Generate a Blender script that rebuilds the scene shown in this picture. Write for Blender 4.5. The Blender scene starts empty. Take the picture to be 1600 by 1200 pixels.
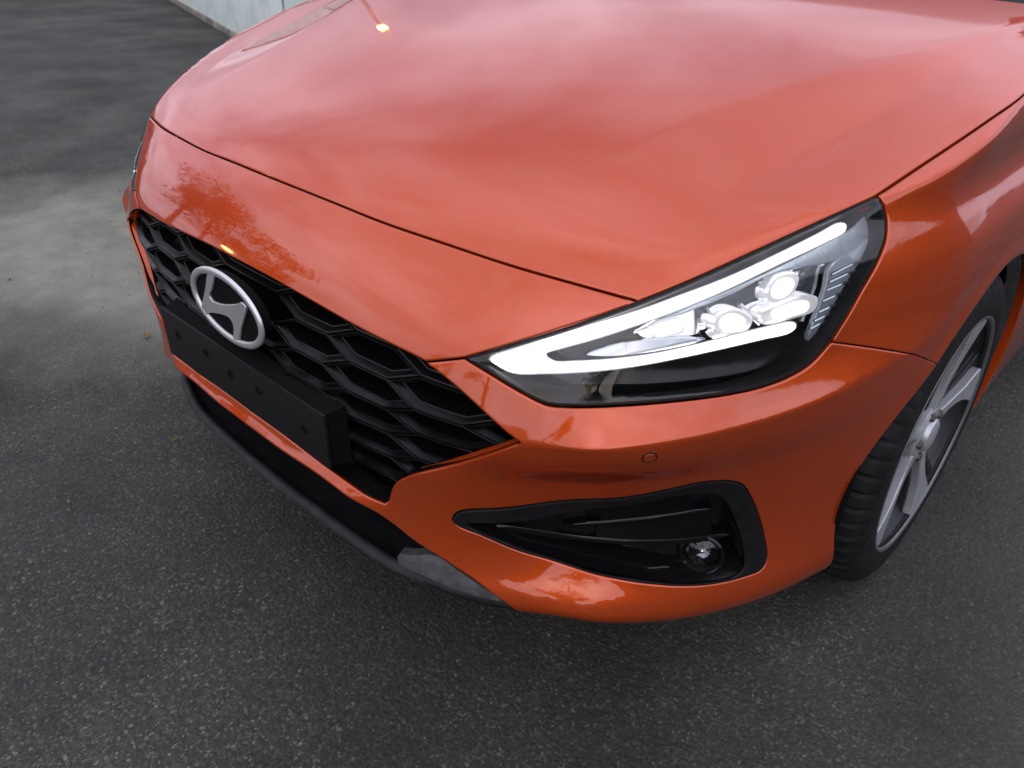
import bpy, bmesh, math, random
import numpy as np
from mathutils import Vector, Matrix, geometry

# ---------------------------------------------------------------- camera, sky, sun, exposure
scene = bpy.context.scene
random.seed(4); rng = np.random.default_rng(7)
CAM_POS = (1.1275, -0.5076, 1.1537)
CAM_R = ((0.726466, 0.686976, 0.017642), (0.371395, -0.370885, -0.851181), (-0.578198, 0.624906, -0.524575))  # right, down, forward
cam_d = bpy.data.cameras.new('camera'); cam = bpy.data.objects.new('camera', cam_d)
scene.collection.objects.link(cam)
r_, d_, f_ = [Vector(v) for v in CAM_R]
cam.matrix_world = Matrix(((r_.x, -d_.x, -f_.x, CAM_POS[0]), (r_.y, -d_.y, -f_.y, CAM_POS[1]), (r_.z, -d_.z, -f_.z, CAM_POS[2]), (0, 0, 0, 1)))
cam_d.sensor_width = 36; cam_d.lens = 27.78; cam_d.clip_start = .02; cam_d.clip_end = 3000
cam_d.dof.use_dof = True; cam_d.dof.focus_distance = 1.25; cam_d.dof.aperture_fstop = 7.0
scene.camera = cam
scene.render.filter_size = 2.35
cy = scene.cycles; cy.max_bounces = 7; cy.diffuse_bounces = 2; cy.glossy_bounces = 4; cy.transmission_bounces = 4; cy.transparent_max_bounces = 8; cy.caustics_reflective = False; cy.caustics_refractive = False; cy.use_adaptive_sampling = True; cy.adaptive_threshold = .02

SUN_EL, SUN_AZ = math.radians(24), math.radians(150)
world = bpy.data.worlds.new('World'); scene.world = world; world.use_nodes = True
nt = world.node_tree; nt.nodes.clear()
def N(t, ty, **kw):
    n = t.nodes.new(ty)
    for k, v in kw.items(): setattr(n, k, v)
    return n
def sky_world():
    L = nt.links.new
    out = N(nt, 'ShaderNodeOutputWorld'); bg = N(nt, 'ShaderNodeBackground'); L(bg.outputs[0], out.inputs[0])
    sky = N(nt, 'ShaderNodeTexSky', sky_type='NISHITA', sun_disc=False, sun_elevation=SUN_EL, sun_rotation=SUN_AZ, air_density=1.2, dust_density=2.0)
    bg.inputs[1].default_value = .1
    tc = N(nt, 'ShaderNodeTexCoord')
    sep = N(nt, 'ShaderNodeSeparateXYZ'); L(tc.outputs['Generated'], sep.inputs[0])
    # cloud sheet: direction projected on a plane overhead
    zz = N(nt, 'ShaderNodeMath', operation='MAXIMUM'); L(sep.outputs[2], zz.inputs[0]); zz.inputs[1].default_value = .0
    za = N(nt, 'ShaderNodeMath', operation='ADD'); L(zz.outputs[0], za.inputs[0]); za.inputs[1].default_value = .28
    dv = N(nt, 'ShaderNodeVectorMath', operation='DIVIDE'); L(tc.outputs['Generated'], dv.inputs[0])
    cb = N(nt, 'ShaderNodeCombineXYZ'); [L(za.outputs[0], cb.inputs[i]) for i in range(3)]; L(cb.outputs[0], dv.inputs[1])
    no = N(nt, 'ShaderNodeTexNoise'); L(dv.outputs[0], no.inputs['Vector']); no.inputs['Scale'].default_value = 1.3; no.inputs['Detail'].default_value = 4; no.inputs['Roughness'].default_value = .55; no.inputs['Distortion'].default_value = .6
    r1 = N(nt, 'ShaderNodeValToRGB'); L(no.outputs[0], r1.inputs[0]); r1.color_ramp.elements[0].position = .30; r1.color_ramp.elements[1].position = .62; r1.color_ramp.elements[0].color = (.3, .3, .3, 1)
    no2 = N(nt, 'ShaderNodeTexNoise'); L(dv.outputs[0], no2.inputs['Vector']); no2.inputs['Scale'].default_value = 2.2; no2.inputs['Detail'].default_value = 4; no2.inputs['Distortion'].default_value = .5
    r2 = N(nt, 'ShaderNodeValToRGB'); L(no2.outputs[0], r2.inputs[0])
    r2.color_ramp.elements[0].position = .30; r2.color_ramp.elements[1].position = .74
    r2.color_ramp.elements[0].color = (10.5, 10.4, 13.0, 1); r2.color_ramp.elements[1].color = (18.5, 18.0, 21, 1)
    mx = N(nt, 'ShaderNodeMix', data_type='RGBA'); L(r1.outputs[0], mx.inputs[0]); L(sky.outputs[0], mx.inputs[6]); L(r2.outputs[0], mx.inputs[7])
    # overcast law: the sheet is brighter overhead than at the horizon, and a little brighter around the hidden sun
    sv = N(nt, 'ShaderNodeVectorMath', operation='DOT_PRODUCT'); L(tc.outputs['Generated'], sv.inputs[0]); sv.inputs[1].default_value = (math.sin(SUN_AZ) * math.cos(SUN_EL), math.cos(SUN_AZ) * math.cos(SUN_EL), math.sin(SUN_EL))
    g1 = N(nt, 'ShaderNodeMapRange'); L(sv.outputs['Value'], g1.inputs[0]); g1.inputs[1].default_value = -.6; g1.inputs[2].default_value = 1; g1.inputs[3].default_value = .95; g1.inputs[4].default_value = 1.35
    g2 = N(nt, 'ShaderNodeMath', operation='MULTIPLY_ADD'); L(zz.outputs[0], g2.inputs[0]); g2.inputs[1].default_value = .35; g2.inputs[2].default_value = .82
    g3 = N(nt, 'ShaderNodeMath', operation='MULTIPLY'); L(g1.outputs[0], g3.inputs[0]); L(g2.outputs[0], g3.inputs[1])
    sc_ = N(nt, 'ShaderNodeVectorMath', operation='SCALE'); L(mx.outputs[2], sc_.inputs[0]); L(g3.outputs[0], sc_.inputs[3]); L(sc_.outputs[0], bg.inputs[0])
sky_world()
sun_d = bpy.data.lights.new('sun', 'SUN'); sun = bpy.data.objects.new('sun', sun_d); scene.collection.objects.link(sun)
sun_d.energy = .7; sun_d.angle = math.radians(165); sun_d.color = (1, .95, .88)
sdir = Vector((math.sin(SUN_AZ) * math.cos(SUN_EL), math.cos(SUN_AZ) * math.cos(SUN_EL), math.sin(SUN_EL)))
sun.rotation_euler = sdir.to_track_quat('Z', 'Y').to_euler()
vs = scene.view_settings; vs.view_transform = 'Standard'; vs.look = 'None'; vs.exposure = -0.12; vs.gamma = 1; vs.use_curve_mapping = False

# ---------------------------------------------------------------- helpers
COL = scene.collection
def tag(o, label=None, cat=None, group=None, kind=None):
    for k, v in (('label', label), ('category', cat), ('group', group), ('kind', kind)):
        if v: o[k] = v
    return o
def empty(name, loc=(0, 0, 0), parent=None):
    o = bpy.data.objects.new(name, None); COL.objects.link(o); o.location = loc; o.parent = parent; o.empty_display_size = .1
    return o
def mesh_obj(name, V, F, mat, parent=None, normals=None, smooth=True):
    me = bpy.data.meshes.new(name); me.from_pydata([tuple(map(float, v)) for v in V], [], [tuple(int(i) for i in f) for f in F]); 
    me.materials.append(mat)
    if smooth: me.polygons.foreach_set('use_smooth', [True] * len(me.polygons))
    me.update()
    if normals is not None: me.normals_split_custom_set_from_vertices([tuple(map(float, n)) for n in normals])
    o = bpy.data.objects.new(name, me); COL.objects.link(o); o.parent = parent
    return o
def auto_smooth(o, deg=35):
    me = o.data; bm = bmesh.new(); bm.from_mesh(me)
    lim = math.radians(deg)
    for e in bm.edges: e.smooth = (len(e.link_faces) == 2 and e.calc_face_angle(0) < lim)
    bm.to_mesh(me); bm.free()
def bm_obj(name, bm, mat, parent=None, deg=35, loc=None):
    bmesh.ops.recalc_face_normals(bm, faces=bm.faces)
    lim = math.radians(deg)
    for f in bm.faces: f.smooth = True
    for e in bm.edges: e.smooth = (len(e.link_faces) == 2 and e.calc_face_angle(0) < lim)
    me = bpy.data.meshes.new(name); bm.to_mesh(me); bm.free(); me.materials.append(mat)
    o = bpy.data.objects.new(name, me); COL.objects.link(o); o.parent = parent
    if loc is not None: o.location = loc
    return o
def box_bm(sx, sy, sz, bev=0, c=(0, 0, 0)):
    bm = bmesh.new(); bmesh.ops.create_cube(bm, size=1)
    for v in bm.verts: v.co = Vector((v.co.x * sx + c[0], v.co.y * sy + c[1], v.co.z * sz + c[2]))
    if bev: bmesh.ops.bevel(bm, geom=list(bm.edges), offset=bev, segments=2, affect='EDGES', profile=.6)
    return bm
def tube_bm(pts, rad, n=8, bm=None, cap=True):
    bm = bm or bmesh.new(); rings = []
    pts = [Vector(p) for p in pts]
    if not hasattr(rad, '__len__'): rad = [rad] * len(pts)
    up0 = Vector((0, 0, 1))
    for i, p in enumerate(pts):
        t = (pts[min(i + 1, len(pts) - 1)] - pts[max(i - 1, 0)]).normalized()
        u = up0 if abs(t.dot(up0)) < .9 else Vector((1, 0, 0))
        a = t.cross(u).normalized(); b = a.cross(t)
        rings.append([bm.verts.new(p + rad[i] * (a * math.cos(k * 2 * math.pi / n) + b * math.sin(k * 2 * math.pi / n))) for k in range(n)])
    for i in range(len(rings) - 1):
        for k in range(n): bm.faces.new((rings[i][k], rings[i][(k + 1) % n], rings[i + 1][(k + 1) % n], rings[i + 1][k]))
    if cap: bm.faces.new(rings[0][::-1]); bm.faces.new(rings[-1])
    return bm
def lathe_bm(prof, n=64, bm=None, axis='X'):
    # prof: (axial, radius)
    bm = bm or bmesh.new(); rings = []
    for a, r in prof:
        if r < 1e-6: rings.append([bm.verts.new((a, 0, 0))]); continue
        rings.append([bm.verts.new((a, r * math.cos(2 * math.pi * k / n), r * math.sin(2 * math.pi * k / n))) for k in range(n)])
    for A, B in zip(rings, rings[1:]):
        for k in range(n):
            k2 = (k + 1) % n
            vs_ = [A[k % len(A)], A[k2 % len(A)], B[k2 % len(B)], B[k % len(B)]]
            u = []
            for v in vs_:
                if v not in u: u.append(v)
            if len(u) > 2: bm.faces.new(u)
    return bm
def copy_tree(o, parent=None):
    c = o.copy(); COL.objects.link(c); c.parent = parent
    for ch in list(o.children): copy_tree(ch, c)
    return c

# ---------------------------------------------------------------- materials (procedural)
def mat(name, col, rough=.5, metal=0., spec=.5, coat=0., coat_r=.03, emit=None, es=0., ior=None):
    m = bpy.data.materials.new(name); m.use_nodes = True
    b = m.node_tree.nodes['Principled BSDF']
    b.inputs['Base Color'].default_value = (*col, 1); b.inputs['Roughness'].default_value = rough; b.inputs['Metallic'].default_value = metal
    b.inputs['Specular IOR Level'].default_value = spec; b.inputs['Coat Weight'].default_value = coat; b.inputs['Coat Roughness'].default_value = coat_r
    if emit: b.inputs['Emission Color'].default_value = (*emit, 1); b.inputs['Emission Strength'].default_value = es
    return m
def bs(m): return m.node_tree.nodes['Principled BSDF']
def add_noise(m, scale, lo, hi, sock='Base Color', detail=4, bump=0., bscale=None, bdist=.001, lo_p=.35, hi_p=.65):
    t = m.node_tree; L = t.links.new
    tc = N(t, 'ShaderNodeTexCoord'); n = N(t, 'ShaderNodeTexNoise'); n.inputs['Scale'].default_value = scale; n.inputs['Detail'].default_value = detail
    L(tc.outputs['Object'], n.inputs['Vector'])
    r = N(t, 'ShaderNodeValToRGB'); r.color_ramp.elements[0].position = lo_p; r.color_ramp.elements[1].position = hi_p
    f = lambda v: (*v, 1) if hasattr(v, '__len__') else (v, v, v, 1)
    r.color_ramp.elements[0].color = f(lo); r.color_ramp.elements[1].color = f(hi)
    L(n.outputs[0], r.inputs[0]); L(r.outputs[0], bs(m).inputs[sock])
    if bump:
        n2 = N(t, 'ShaderNodeTexNoise'); n2.inputs['Scale'].default_value = bscale; n2.inputs['Detail'].default_value = 3; L(tc.outputs['Object'], n2.inputs['Vector'])
        bp = N(t, 'ShaderNodeBump'); bp.inputs['Strength'].default_value = bump; bp.inputs['Distance'].default_value = bdist
        L(n2.outputs[0], bp.inputs['Height']); L(bp.outputs[0], bs(m).inputs['Normal'])
    return m
def paint_mat():
    m = mat('orange_paint', (.64, .085, .02), .37, .48, .12, 1., .015)
    t = m.node_tree; L = t.links.new; b = bs(m)
    tc = N(t, 'ShaderNodeTexCoord'); v = N(t, 'ShaderNodeTexVoronoi'); v.inputs['Scale'].default_value = 1800; L(tc.outputs['Object'], v.inputs['Vector'])
    hs = N(t, 'ShaderNodeValToRGB'); hs.color_ramp.elements[0].color = (.39, .046, .005, 1); hs.color_ramp.elements[1].color = (.54, .068, .008, 1)
    sx = N(t, 'ShaderNodeSeparateColor'); L(v.outputs['Color'], sx.inputs[0]); L(sx.outputs[0], hs.inputs[0]); L(hs.outputs[0], b.inputs['Base Color'])
    # orange peel in the clear coat, a film of dust in the roughness
    n = N(t, 'ShaderNodeTexNoise'); n.inputs['Scale'].default_value = 160; n.inputs['Detail'].default_value = 1; L(tc.outputs['Object'], n.inputs['Vector'])
    bp = N(t, 'ShaderNodeBump'); bp.inputs['Strength'].default_value = .05; bp.inputs['Distance'].default_value = .0004; L(n.outputs[0], bp.inputs['Height']); L(bp.outputs[0], b.inputs['Coat Normal'])
    d = N(t, 'ShaderNodeTexNoise'); d.inputs['Scale'].default_value = 9; d.inputs['Detail'].default_value = 8; d.inputs['Roughness'].default_value = .7; L(tc.outputs['Object'], d.inputs['Vector'])
    r = N(t, 'ShaderNodeMapRange'); r.inputs[1].default_value = .4; r.inputs[2].default_value = .75; r.inputs[3].default_value = .015; r.inputs[4].default_value = .09; L(d.outputs[0], r.inputs[0]); L(r.outputs[0], b.inputs['Coat Roughness'])
    b.inputs['Coat IOR'].default_value = 1.6; b.inputs['Specular Tint'].default_value = (1, .22, .07, 1)
    return m
def glass_mat(name, tint=(1, 1, 1), ior=1.5, rough=.0):
    m = bpy.data.materials.new(name); m.use_nodes = True; t = m.node_tree; t.nodes.clear(); L = t.links.new
    o = N(t, 'ShaderNodeOutputMaterial'); mx = N(t, 'ShaderNodeMixShader'); tr = N(t, 'ShaderNodeBsdfTransparent'); gl = N(t, 'ShaderNodeBsdfGlossy'); fr = N(t, 'ShaderNodeFresnel')
    tr.inputs[0].default_value = (*tint, 1); gl.inputs['Roughness'].default_value = rough; fr.inputs[0].default_value = ior
    L(fr.outputs[0], mx.inputs[0]); L(tr.outputs[0], mx.inputs[1]); L(gl.outputs[0], mx.inputs[2]); L(mx.outputs[0], o.inputs[0])
    return m
M = {}
M['paint'] = paint_mat()
M['mesh_black'] = add_noise(mat('black_mesh_plastic', (.003, .003, .0034), .3, 0, .22), 30, .26, .36, 'Roughness')
M['gloss_black'] = add_noise(mat('gloss_black_plastic', (.004, .004, .0045), .12, 0, .35), 30, .10, .2, 'Roughness')
M['satin_black'] = add_noise(mat('satin_black_plastic', (.007, .007, .008), .5, 0, .22), 60, (.006, .006, .007), (.010, .010, .011), bump=.25, bscale=900, bdist=.0003)
M['rough_black'] = add_noise(mat('grained_black_plastic', (.02, .02, .021), .6, 0, .3), 25, (.010, .010, .011), (.020, .021, .022), bump=.5, bscale=500, bdist=.0006)
M['grey_plastic'] = add_noise(mat('scuffed_grey_plastic', (.09, .09, .09), .6), 45, (.028, .029, .030), (.066, .067, .066), detail=8, bump=.5, bscale=300, bdist=.0008)
M['void'] = mat('dark_cavity', (.004, .004, .004), .9, 0, .1)
M['chrome'] = add_noise(mat('chrome', (.75, .75, .78), .08, 1.), 20, .05, .12, 'Roughness')
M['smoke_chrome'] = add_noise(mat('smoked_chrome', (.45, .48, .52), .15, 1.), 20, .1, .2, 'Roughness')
M['trim_sky'] = add_noise(mat('sky_reflection_trim', (.45, .52, .58), .25, .25), 20, .18, .3, 'Roughness')  # pale blue base colour stands in for sky reflected in lens and trim
M['dark_chrome'] = add_noise(mat('dark_reflector', (.16, .16, .17), .12, 1.), 20, .08, .16, 'Roughness')
M['emblem'] = add_noise(mat('satin_silver', (.60, .60, .60), .3, .7), 6, .30, .38, 'Roughness')
M['drl'] = mat('lit_light_guide', (.9, .9, .9), .3, emit=(1, .99, .97), es=5.)
M['led'] = mat('lit_led', (.9, .9, .9), .3, emit=(1, .98, .97), es=1.5)
M['led_body'] = mat('lamp_bowl_glare', (.75, .75, .77), .2, .6, emit=(.95, .95, 1), es=.42)  # emission painted on the bowl for the glare of its LED
M['drl_glow'] = mat('guide_glow_rim', (.7, .7, .72), .4, emit=(.95, .97, 1), es=.10)  # faint emission imitating soft glow around the lit strips
M['lens'] = glass_mat('clear_lens', (.97, .98, .99), 1.58)
M['glass'] = glass_mat('tinted_glass', (.08, .10, .11), 1.5)
M['rubber'] = add_noise(mat('tyre_rubber', (.008, .008, .009), .72, 0, .2), 30, (.006, .006, .0065), (.013, .013, .013), bump=.3, bscale=700, bdist=.0004)
M['alloy'] = add_noise(mat('machined_alloy', (.46, .48, .50), .3, .5), 14, .26, .36, 'Roughness')
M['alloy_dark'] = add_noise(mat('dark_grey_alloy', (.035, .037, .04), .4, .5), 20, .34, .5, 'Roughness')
M['rim_lip'] = add_noise(mat('grey_rim_lip', (.16, .165, .17), .35, .5), 20, .3, .4, 'Roughness')
M['steel'] = add_noise(mat('brake_steel', (.12, .11, .10), .5, .8), 20, .4, .6, 'Roughness')

# ---------------------------------------------------------------- ground and surroundings
def asphalt():
    m = mat('asphalt', (.05, .05, .05), .8, 0, .35); t = m.node_tree; L = t.links.new; b = bs(m)
    tc = N(t, 'ShaderNodeTexCoord'); P = tc.outputs['Object']
    def noise(s, d=4, r=.5, dist=0):
        n = N(t, 'ShaderNodeTexNoise'); n.inputs['Scale'].default_value = s; n.inputs['Detail'].default_value = d; n.inputs['Roughness'].default_value = r; n.inputs['Distortion'].default_value = dist; L(P, n.inputs['Vector']); return n.outputs[0]
    def ramp(x, p0, p1, c0, c1):
        r = N(t, 'ShaderNodeValToRGB'); r.color_ramp.elements[0].position = p0; r.color_ramp.elements[1].position = p1; r.color_ramp.elements[0].color = c0; r.color_ramp.elements[1].color = c1; L(x, r.inputs[0]); return r.outputs[0]
    def mixc(f, a, c, bt='MIX'):
        x = N(t, 'ShaderNodeMix', data_type='RGBA', blend_type=bt)
        for s, v in ((0, f), (6, a), (7, c)):
            if hasattr(v, 'links'): L(v, x.inputs[s])
            else: x.inputs[s].default_value = v
        return x.outputs[2]
    def stones(scale):
        vv = N(t, 'ShaderNodeTexVoronoi'); vv.inputs['Scale'].default_value = scale; L(P, vv.inputs['Vector'])
        ss = N(t, 'ShaderNodeSeparateColor'); L(vv.outputs['Color'], ss.inputs[0]); return vv, ss
    def multi(x, *st):
        r = N(t, 'ShaderNodeValToRGB'); e = r.color_ramp.elements
        while len(e) < len(st): e.new(.5)
        for i, (pos_, c_) in enumerate(st): e[i].position = pos_; e[i].color = (*c_, 1)
        L(x, r.inputs[0]); return r.outputs[0]
    v, s1 = stones(125); v2, s2 = stones(260)
    tint = ((0, (.020, .023, .024)), (.35, (.030, .032, .032)), (.6, (.048, .047, .042)), (.8, (.060, .050, .038)), (.92, (.085, .088, .086)), (1, (.17, .175, .165)))
    c_a = multi(s1.outputs[0], *tint); c_b = multi(s2.outputs[1], *tint)
    pick = ramp(v.outputs['Distance'], .36, .50, (1, 1, 1, 1), (0, 0, 0, 1))
    c1 = mixc(pick, c_b, c_a)
    pits = ramp(noise(70, 4, .6), .42, .62, (1, 1, 1, 1), (0, 0, 0, 1)); pf = N(t, 'ShaderNodeMath', operation='MULTIPLY'); L(pits, pf.inputs[0]); pf.inputs[1].default_value = .5
    c1 = mixc(pf.outputs[0], c1, (.018, .019, .019, 1))
    wear = ramp(noise(1.3, 6, .6, .4), .40, .72, (.60, .65, .55, 1), (1.5, 1.54, 1.26, 1)); c1 = mixc(1., c1, wear, 'MULTIPLY')
    # dry pale wash-out left of the car and a paler patch beside the near front wheel
    sp_ = N(t, 'ShaderNodeSeparateXYZ'); L(P, sp_.inputs[0])
    def blob(cx, cy, rx, ry, soft, ns, na):
        q = N(t, 'ShaderNodeMapping', vector_type='TEXTURE'); q.inputs['Location'].default_value = (cx, cy, 0); q.inputs['Scale'].default_value = (rx, ry, 1e3); q.inputs['Rotation'].default_value = (0, 0, math.radians(15)); L(P, q.inputs[0])
        ln = N(t, 'ShaderNodeVectorMath', operation='LENGTH'); L(q.outputs[0], ln.inputs[0])
        a = N(t, 'ShaderNodeMath', operation='MULTIPLY_ADD'); L(noise(ns, 6, .6, .3), a.inputs[0]); a.inputs[1].default_value = na; L(ln.outputs[1], a.inputs[2])
        return ramp(a.outputs[0], 1 + na * .5 - soft, 1 + na * .5 + soft, (1, 1, 1, 1), (0, 0, 0, 1)) if False else (a.outputs[0], soft, na)
    def blobm(*k):
        o, soft, na = blob(*k)
        mr = N(t, 'ShaderNodeMapRange'); mr.inputs[1].default_value = 1 + na * .5 - soft; mr.inputs[2].default_value = 1 + na * .5 + soft; mr.inputs[3].default_value = 1; mr.inputs[4].default_value = 0; L(o, mr.inputs[0]); return mr.outputs[0]
    pale = ramp(noise(9, 6, .6), .3, .75, (.185, .185, .148, 1), (.28, .28, .222, 1))
    f1 = N(t, 'ShaderNodeMath', operation='MULTIPLY'); L(blobm(-1.7, .62, 1.15, .62, .35, 1.6, 1.1), f1.inputs[0]); f1.inputs[1].default_value = .85
    c1 = mixc(f1.outputs[0], c1, pale)
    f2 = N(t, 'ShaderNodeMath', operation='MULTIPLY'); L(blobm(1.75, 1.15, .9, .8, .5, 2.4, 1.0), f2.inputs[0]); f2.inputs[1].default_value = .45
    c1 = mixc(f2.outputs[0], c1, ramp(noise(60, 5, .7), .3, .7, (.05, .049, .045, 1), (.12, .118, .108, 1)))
    oil = N(t, 'ShaderNodeMath', operation='MULTIPLY'); L(ramp(noise(.9, 6, .65, 1.), .54, .66, (0, 0, 0, 1), (1, 1, 1, 1)), oil.inputs[0]); oil.inputs[1].default_value = .35
    c1 = mixc(oil.outputs[0], c1, (.014, .015, .015, 1))
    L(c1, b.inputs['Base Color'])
    # relief: binder pits, stones
    h1 = N(t, 'ShaderNodeMath', operation='MULTIPLY_ADD'); L(v.outputs['Distance'], h1.inputs[0]); h1.inputs[1].default_value = -.9; L(noise(420, 3), h1.inputs[2])
    h2 = N(t, 'ShaderNodeMath', operation='MULTIPLY_ADD'); L(noise(24, 4), h2.inputs[0]); h2.inputs[1].default_value = 1.2; L(h1.outputs[0], h2.inputs[2])
    bp = N(t, 'ShaderNodeBump'); bp.inputs['Strength'].default_value = .9; bp.inputs['Distance'].default_value = .0035; L(h2.outputs[0], bp.inputs['Height']); L(bp.outputs[0], b.inputs['Normal'])
    rr = N(t, 'ShaderNodeMapRange'); rr.inputs[1].default_value = .3; rr.inputs[2].default_value = .7; rr.inputs[3].default_value = .55; rr.inputs[4].default_value = .85; L(noise(2.2, 5), rr.inputs[0]); L(rr.outputs[0], b.inputs['Roughness'])
    return m
M['asphalt'] = asphalt()
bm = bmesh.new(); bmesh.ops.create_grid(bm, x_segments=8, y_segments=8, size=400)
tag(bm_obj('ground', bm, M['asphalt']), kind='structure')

# white panelled shed beyond the far front wheel
M['board'] = add_noise(mat('white_board', (.55, .58, .56), .55), 3, (.58, .68, .64), (.80, .87, .84), detail=8, bump=.25, bscale=60, bdist=.001)
M['board_dirty'] = add_noise(mat('weathered_footing', (.2, .18, .15), .85), 8, (.10, .09, .07), (.30, .28, .24), detail=8, bump=.6, bscale=80, bdist=.004)
M['roof_sheet'] = add_noise(mat('grey_roof_sheet', (.42, .43, .44), .5, .1), 5, .4, .6, 'Roughness')
def shed():
    a = Vector((-4.55, 2.98, 0)); b = Vector((-11.2, 4.97, 0)); d = (b - a); Lw = d.length; d.normalize(); n = Vector((d.y, -d.x, 0))
    if n.y > 0: n = -n
    root = empty('panelled_shed', a); tag(root, 'white panelled shed wall standing beyond the orange car', 'shed')
    rz = math.atan2(d.y, d.x)
    nloc = Vector((0, 1, 0)) if False else None
    # local frame: x along the wall, y away from the car
    root.rotation_euler.z = rz
    s = 1 if (Matrix.Rotation(rz, 3, 'Z') @ Vector((0, 1, 0))).dot(n) < 0 else -1
    w = .82; k = 0; x = 0
    while x < Lw - .05:
        ww = min(w, Lw - x)
        pm = box_bm(ww - .014, .05, 1.7, .006)
        for v in pm.verts: v.co.z += 1.7 / 2 + .06
        bm_obj('wall_panel', pm, M['board'], root, loc=(x + ww / 2, s * (.025 + (.004 if k % 2 else 0)), 0)); x += w; k += 1
    bm_obj('wall_core', box_bm(Lw, .3, 1.72, 0, (Lw / 2, s * .21, .92)), M['board'], root)
    bm_obj('footing', box_bm(Lw + .04, .32, .07, .012, (Lw / 2, s * .155, .035)), M['board_dirty'], root)
    bm_obj('roof', box_bm(Lw + .4, 2.6, .12, .02, (Lw / 2, s * 1.35, 1.86)), M['roof_sheet'], root)
    bm_obj('gutter', tube_bm([(-.2, -s * .0, 1.80), (Lw + .2, -s * .0, 1.80)], .06, 10), M['roof_sheet'], root)
shed()

# low dark kerb wall and hedge at the far end of the yard
M['leaf_dark'] = add_noise(mat('dark_leaf', (.03, .05, .02), .6), 3, (.018, .032, .012), (.05, .075, .028))
M['leaf'] = add_noise(mat('green_leaf', (.05, .08, .03), .6), 2, (.03, .055, .018), (.085, .11, .04))
M['bark'] = add_noise(mat('bark', (.07, .055, .04), .9), 12, (.04, .03, .022), (.11, .09, .07), bump=.8, bscale=40, bdist=.02)
def leaf_cloud(name, centers, radii, n, size, m, parent):
    C = np.array(centers); Rr = np.array(radii); k = rng.integers(0, len(C), n)
    d = rng.normal(size=(n, 3)); d /= np.linalg.norm(d, axis=1)[:, None]; rr = rng.random(n) ** .45
    P = C[k] + d * rr[:, None] * Rr[k]
    u = rng.normal(size=(n, 3)); u /= np.linalg.norm(u, axis=1)[:, None]; w = np.cross(u, rng.normal(size=(n, 3))); w /= np.linalg.norm(w, axis=1)[:, None]
    s = size * (.6 + .8 * rng.random(n))[:, None]
    V = np.stack([P - u * s, P + w * s * .5, P + u * s, P - w * s * .5], 1).reshape(-1, 3)
    F = np.arange(4 * n).reshape(n, 4)
    return mesh_obj(name, V, F, m, parent, smooth=False)
def tree(x, y, h, r, label, m, n=2600):
    root = empty('broadleaf_tree', (x, y, 0)); tag(root, label, 'tree', 'trees around the yard')
    bm = tube_bm([(0, 0, 0), (.05, 0, h * .25), (-.04, .06, h * .5), (.05, 0, h * .85)], [.2, .15, .1, .03], 10)
    cs = []; rs = []
    for i in range(11):
        a = random.uniform(0, 6.28); q = random.uniform(.15, .8) * r; z = h * random.uniform(.38, .92)
        cs.append((q * math.cos(a), q * math.sin(a), z)); g = r * random.uniform(.28, .5); rs.append((g, g, g * .75))
        tube_bm([(0, 0, z * .62), (q * .5 * math.cos(a), q * .5 * math.sin(a), z * .85), cs[-1]], [.06, .04, .015], 6, bm)
    bm_obj('trunk', bm, M['bark'], root)
    leaf_cloud('crown', cs, rs, n, .11, m, root)
tree(-13.5, -4.6, 5.2, 2.6, 'leafy tree beside the street lamp left of the car', M['leaf'])
tree(-17.0, -8.0, 6.6, 3.0, 'tall dark tree behind the street lamp', M['leaf_dark'])
tree(-13.0, -10.5, 5.6, 2.8, 'rounded tree in front of the car, left of the gap', M['leaf_dark'])
tree(-6.5, -16.5, 5.4, 2.8, 'broad leafy tree straight ahead of the car', M['leaf'])
tree(.8, -15.5, 5.6, 2.8, 'tall dark tree ahead of the headlight', M['leaf_dark'])
tree(8.0, -13.0, 5.2, 2.6, 'leafy tree at the corner of the ribbed hall', M['leaf'])
def hedge():
    root = empty('clipped_hedge', (-12.4, 2.2, 0)); tag(root, 'dark clipped hedge at the far left end of the yard', 'hedge')
    cs = [(random.uniform(-.3, .3), y, random.uniform(.25, 1.2)) for y in np.arange(-3.5, 2.6, .16)]
    leaf_cloud('foliage', cs, [(.45, .4, .45)] * len(cs), 5200, .075, M['leaf_dark'], root)
    bm = bmesh.new()
    for y in np.arange(-3.4, 2.6, .5): tube_bm([(0, y, 0), (.05, y + .05, .5), (-.05, y, 1.1)], [.03, .025, .01], 6, bm)
    bm_obj('stems', bm, M['bark'], root)
hedge()
# ribbed hall on the car's left: seen only as a reflection in the headlight and the flank
M['ribbed'] = add_noise(mat('green_grey_cladding', (.22, .26, .23), .5), 1.5, (.085, .11, .095), (.13, .155, .14), detail=6)
def hall():
    root = empty('ribbed_hall', (8.6, 0, 0)); tag(root, 'green grey hall with ribbed cladding beside the car', 'building')
    bm_obj('wall_core', box_bm(.3, 26, 2.36, 0, (.2, 3, 1.18)), M['ribbed'], root)
    first = None
    for i in range(19):
        if first is None: first = bm_obj('cladding_rib', box_bm(.06, 26, .085, .012), M['ribbed'], root, loc=(.02, 3, .15 + i * .118))
        else:
            c = first.copy(); COL.objects.link(c); c.parent = root; c.location = (.02, 3, .15 + i * .118)
    bm_obj('parapet', box_bm(.5, 26.2, .14, .02, (.15, 3, 2.43)), M['roof_sheet'], root)
hall()
M['lamp_lit'] = mat('lit_warm_lamp', (1, .7, .3), .4, emit=(1, .48, .10), es=60.)
M['pole'] = add_noise(mat('galvanised_pole', (.3, .3, .3), .5, .7), 12, .4, .6, 'Roughness')
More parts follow.
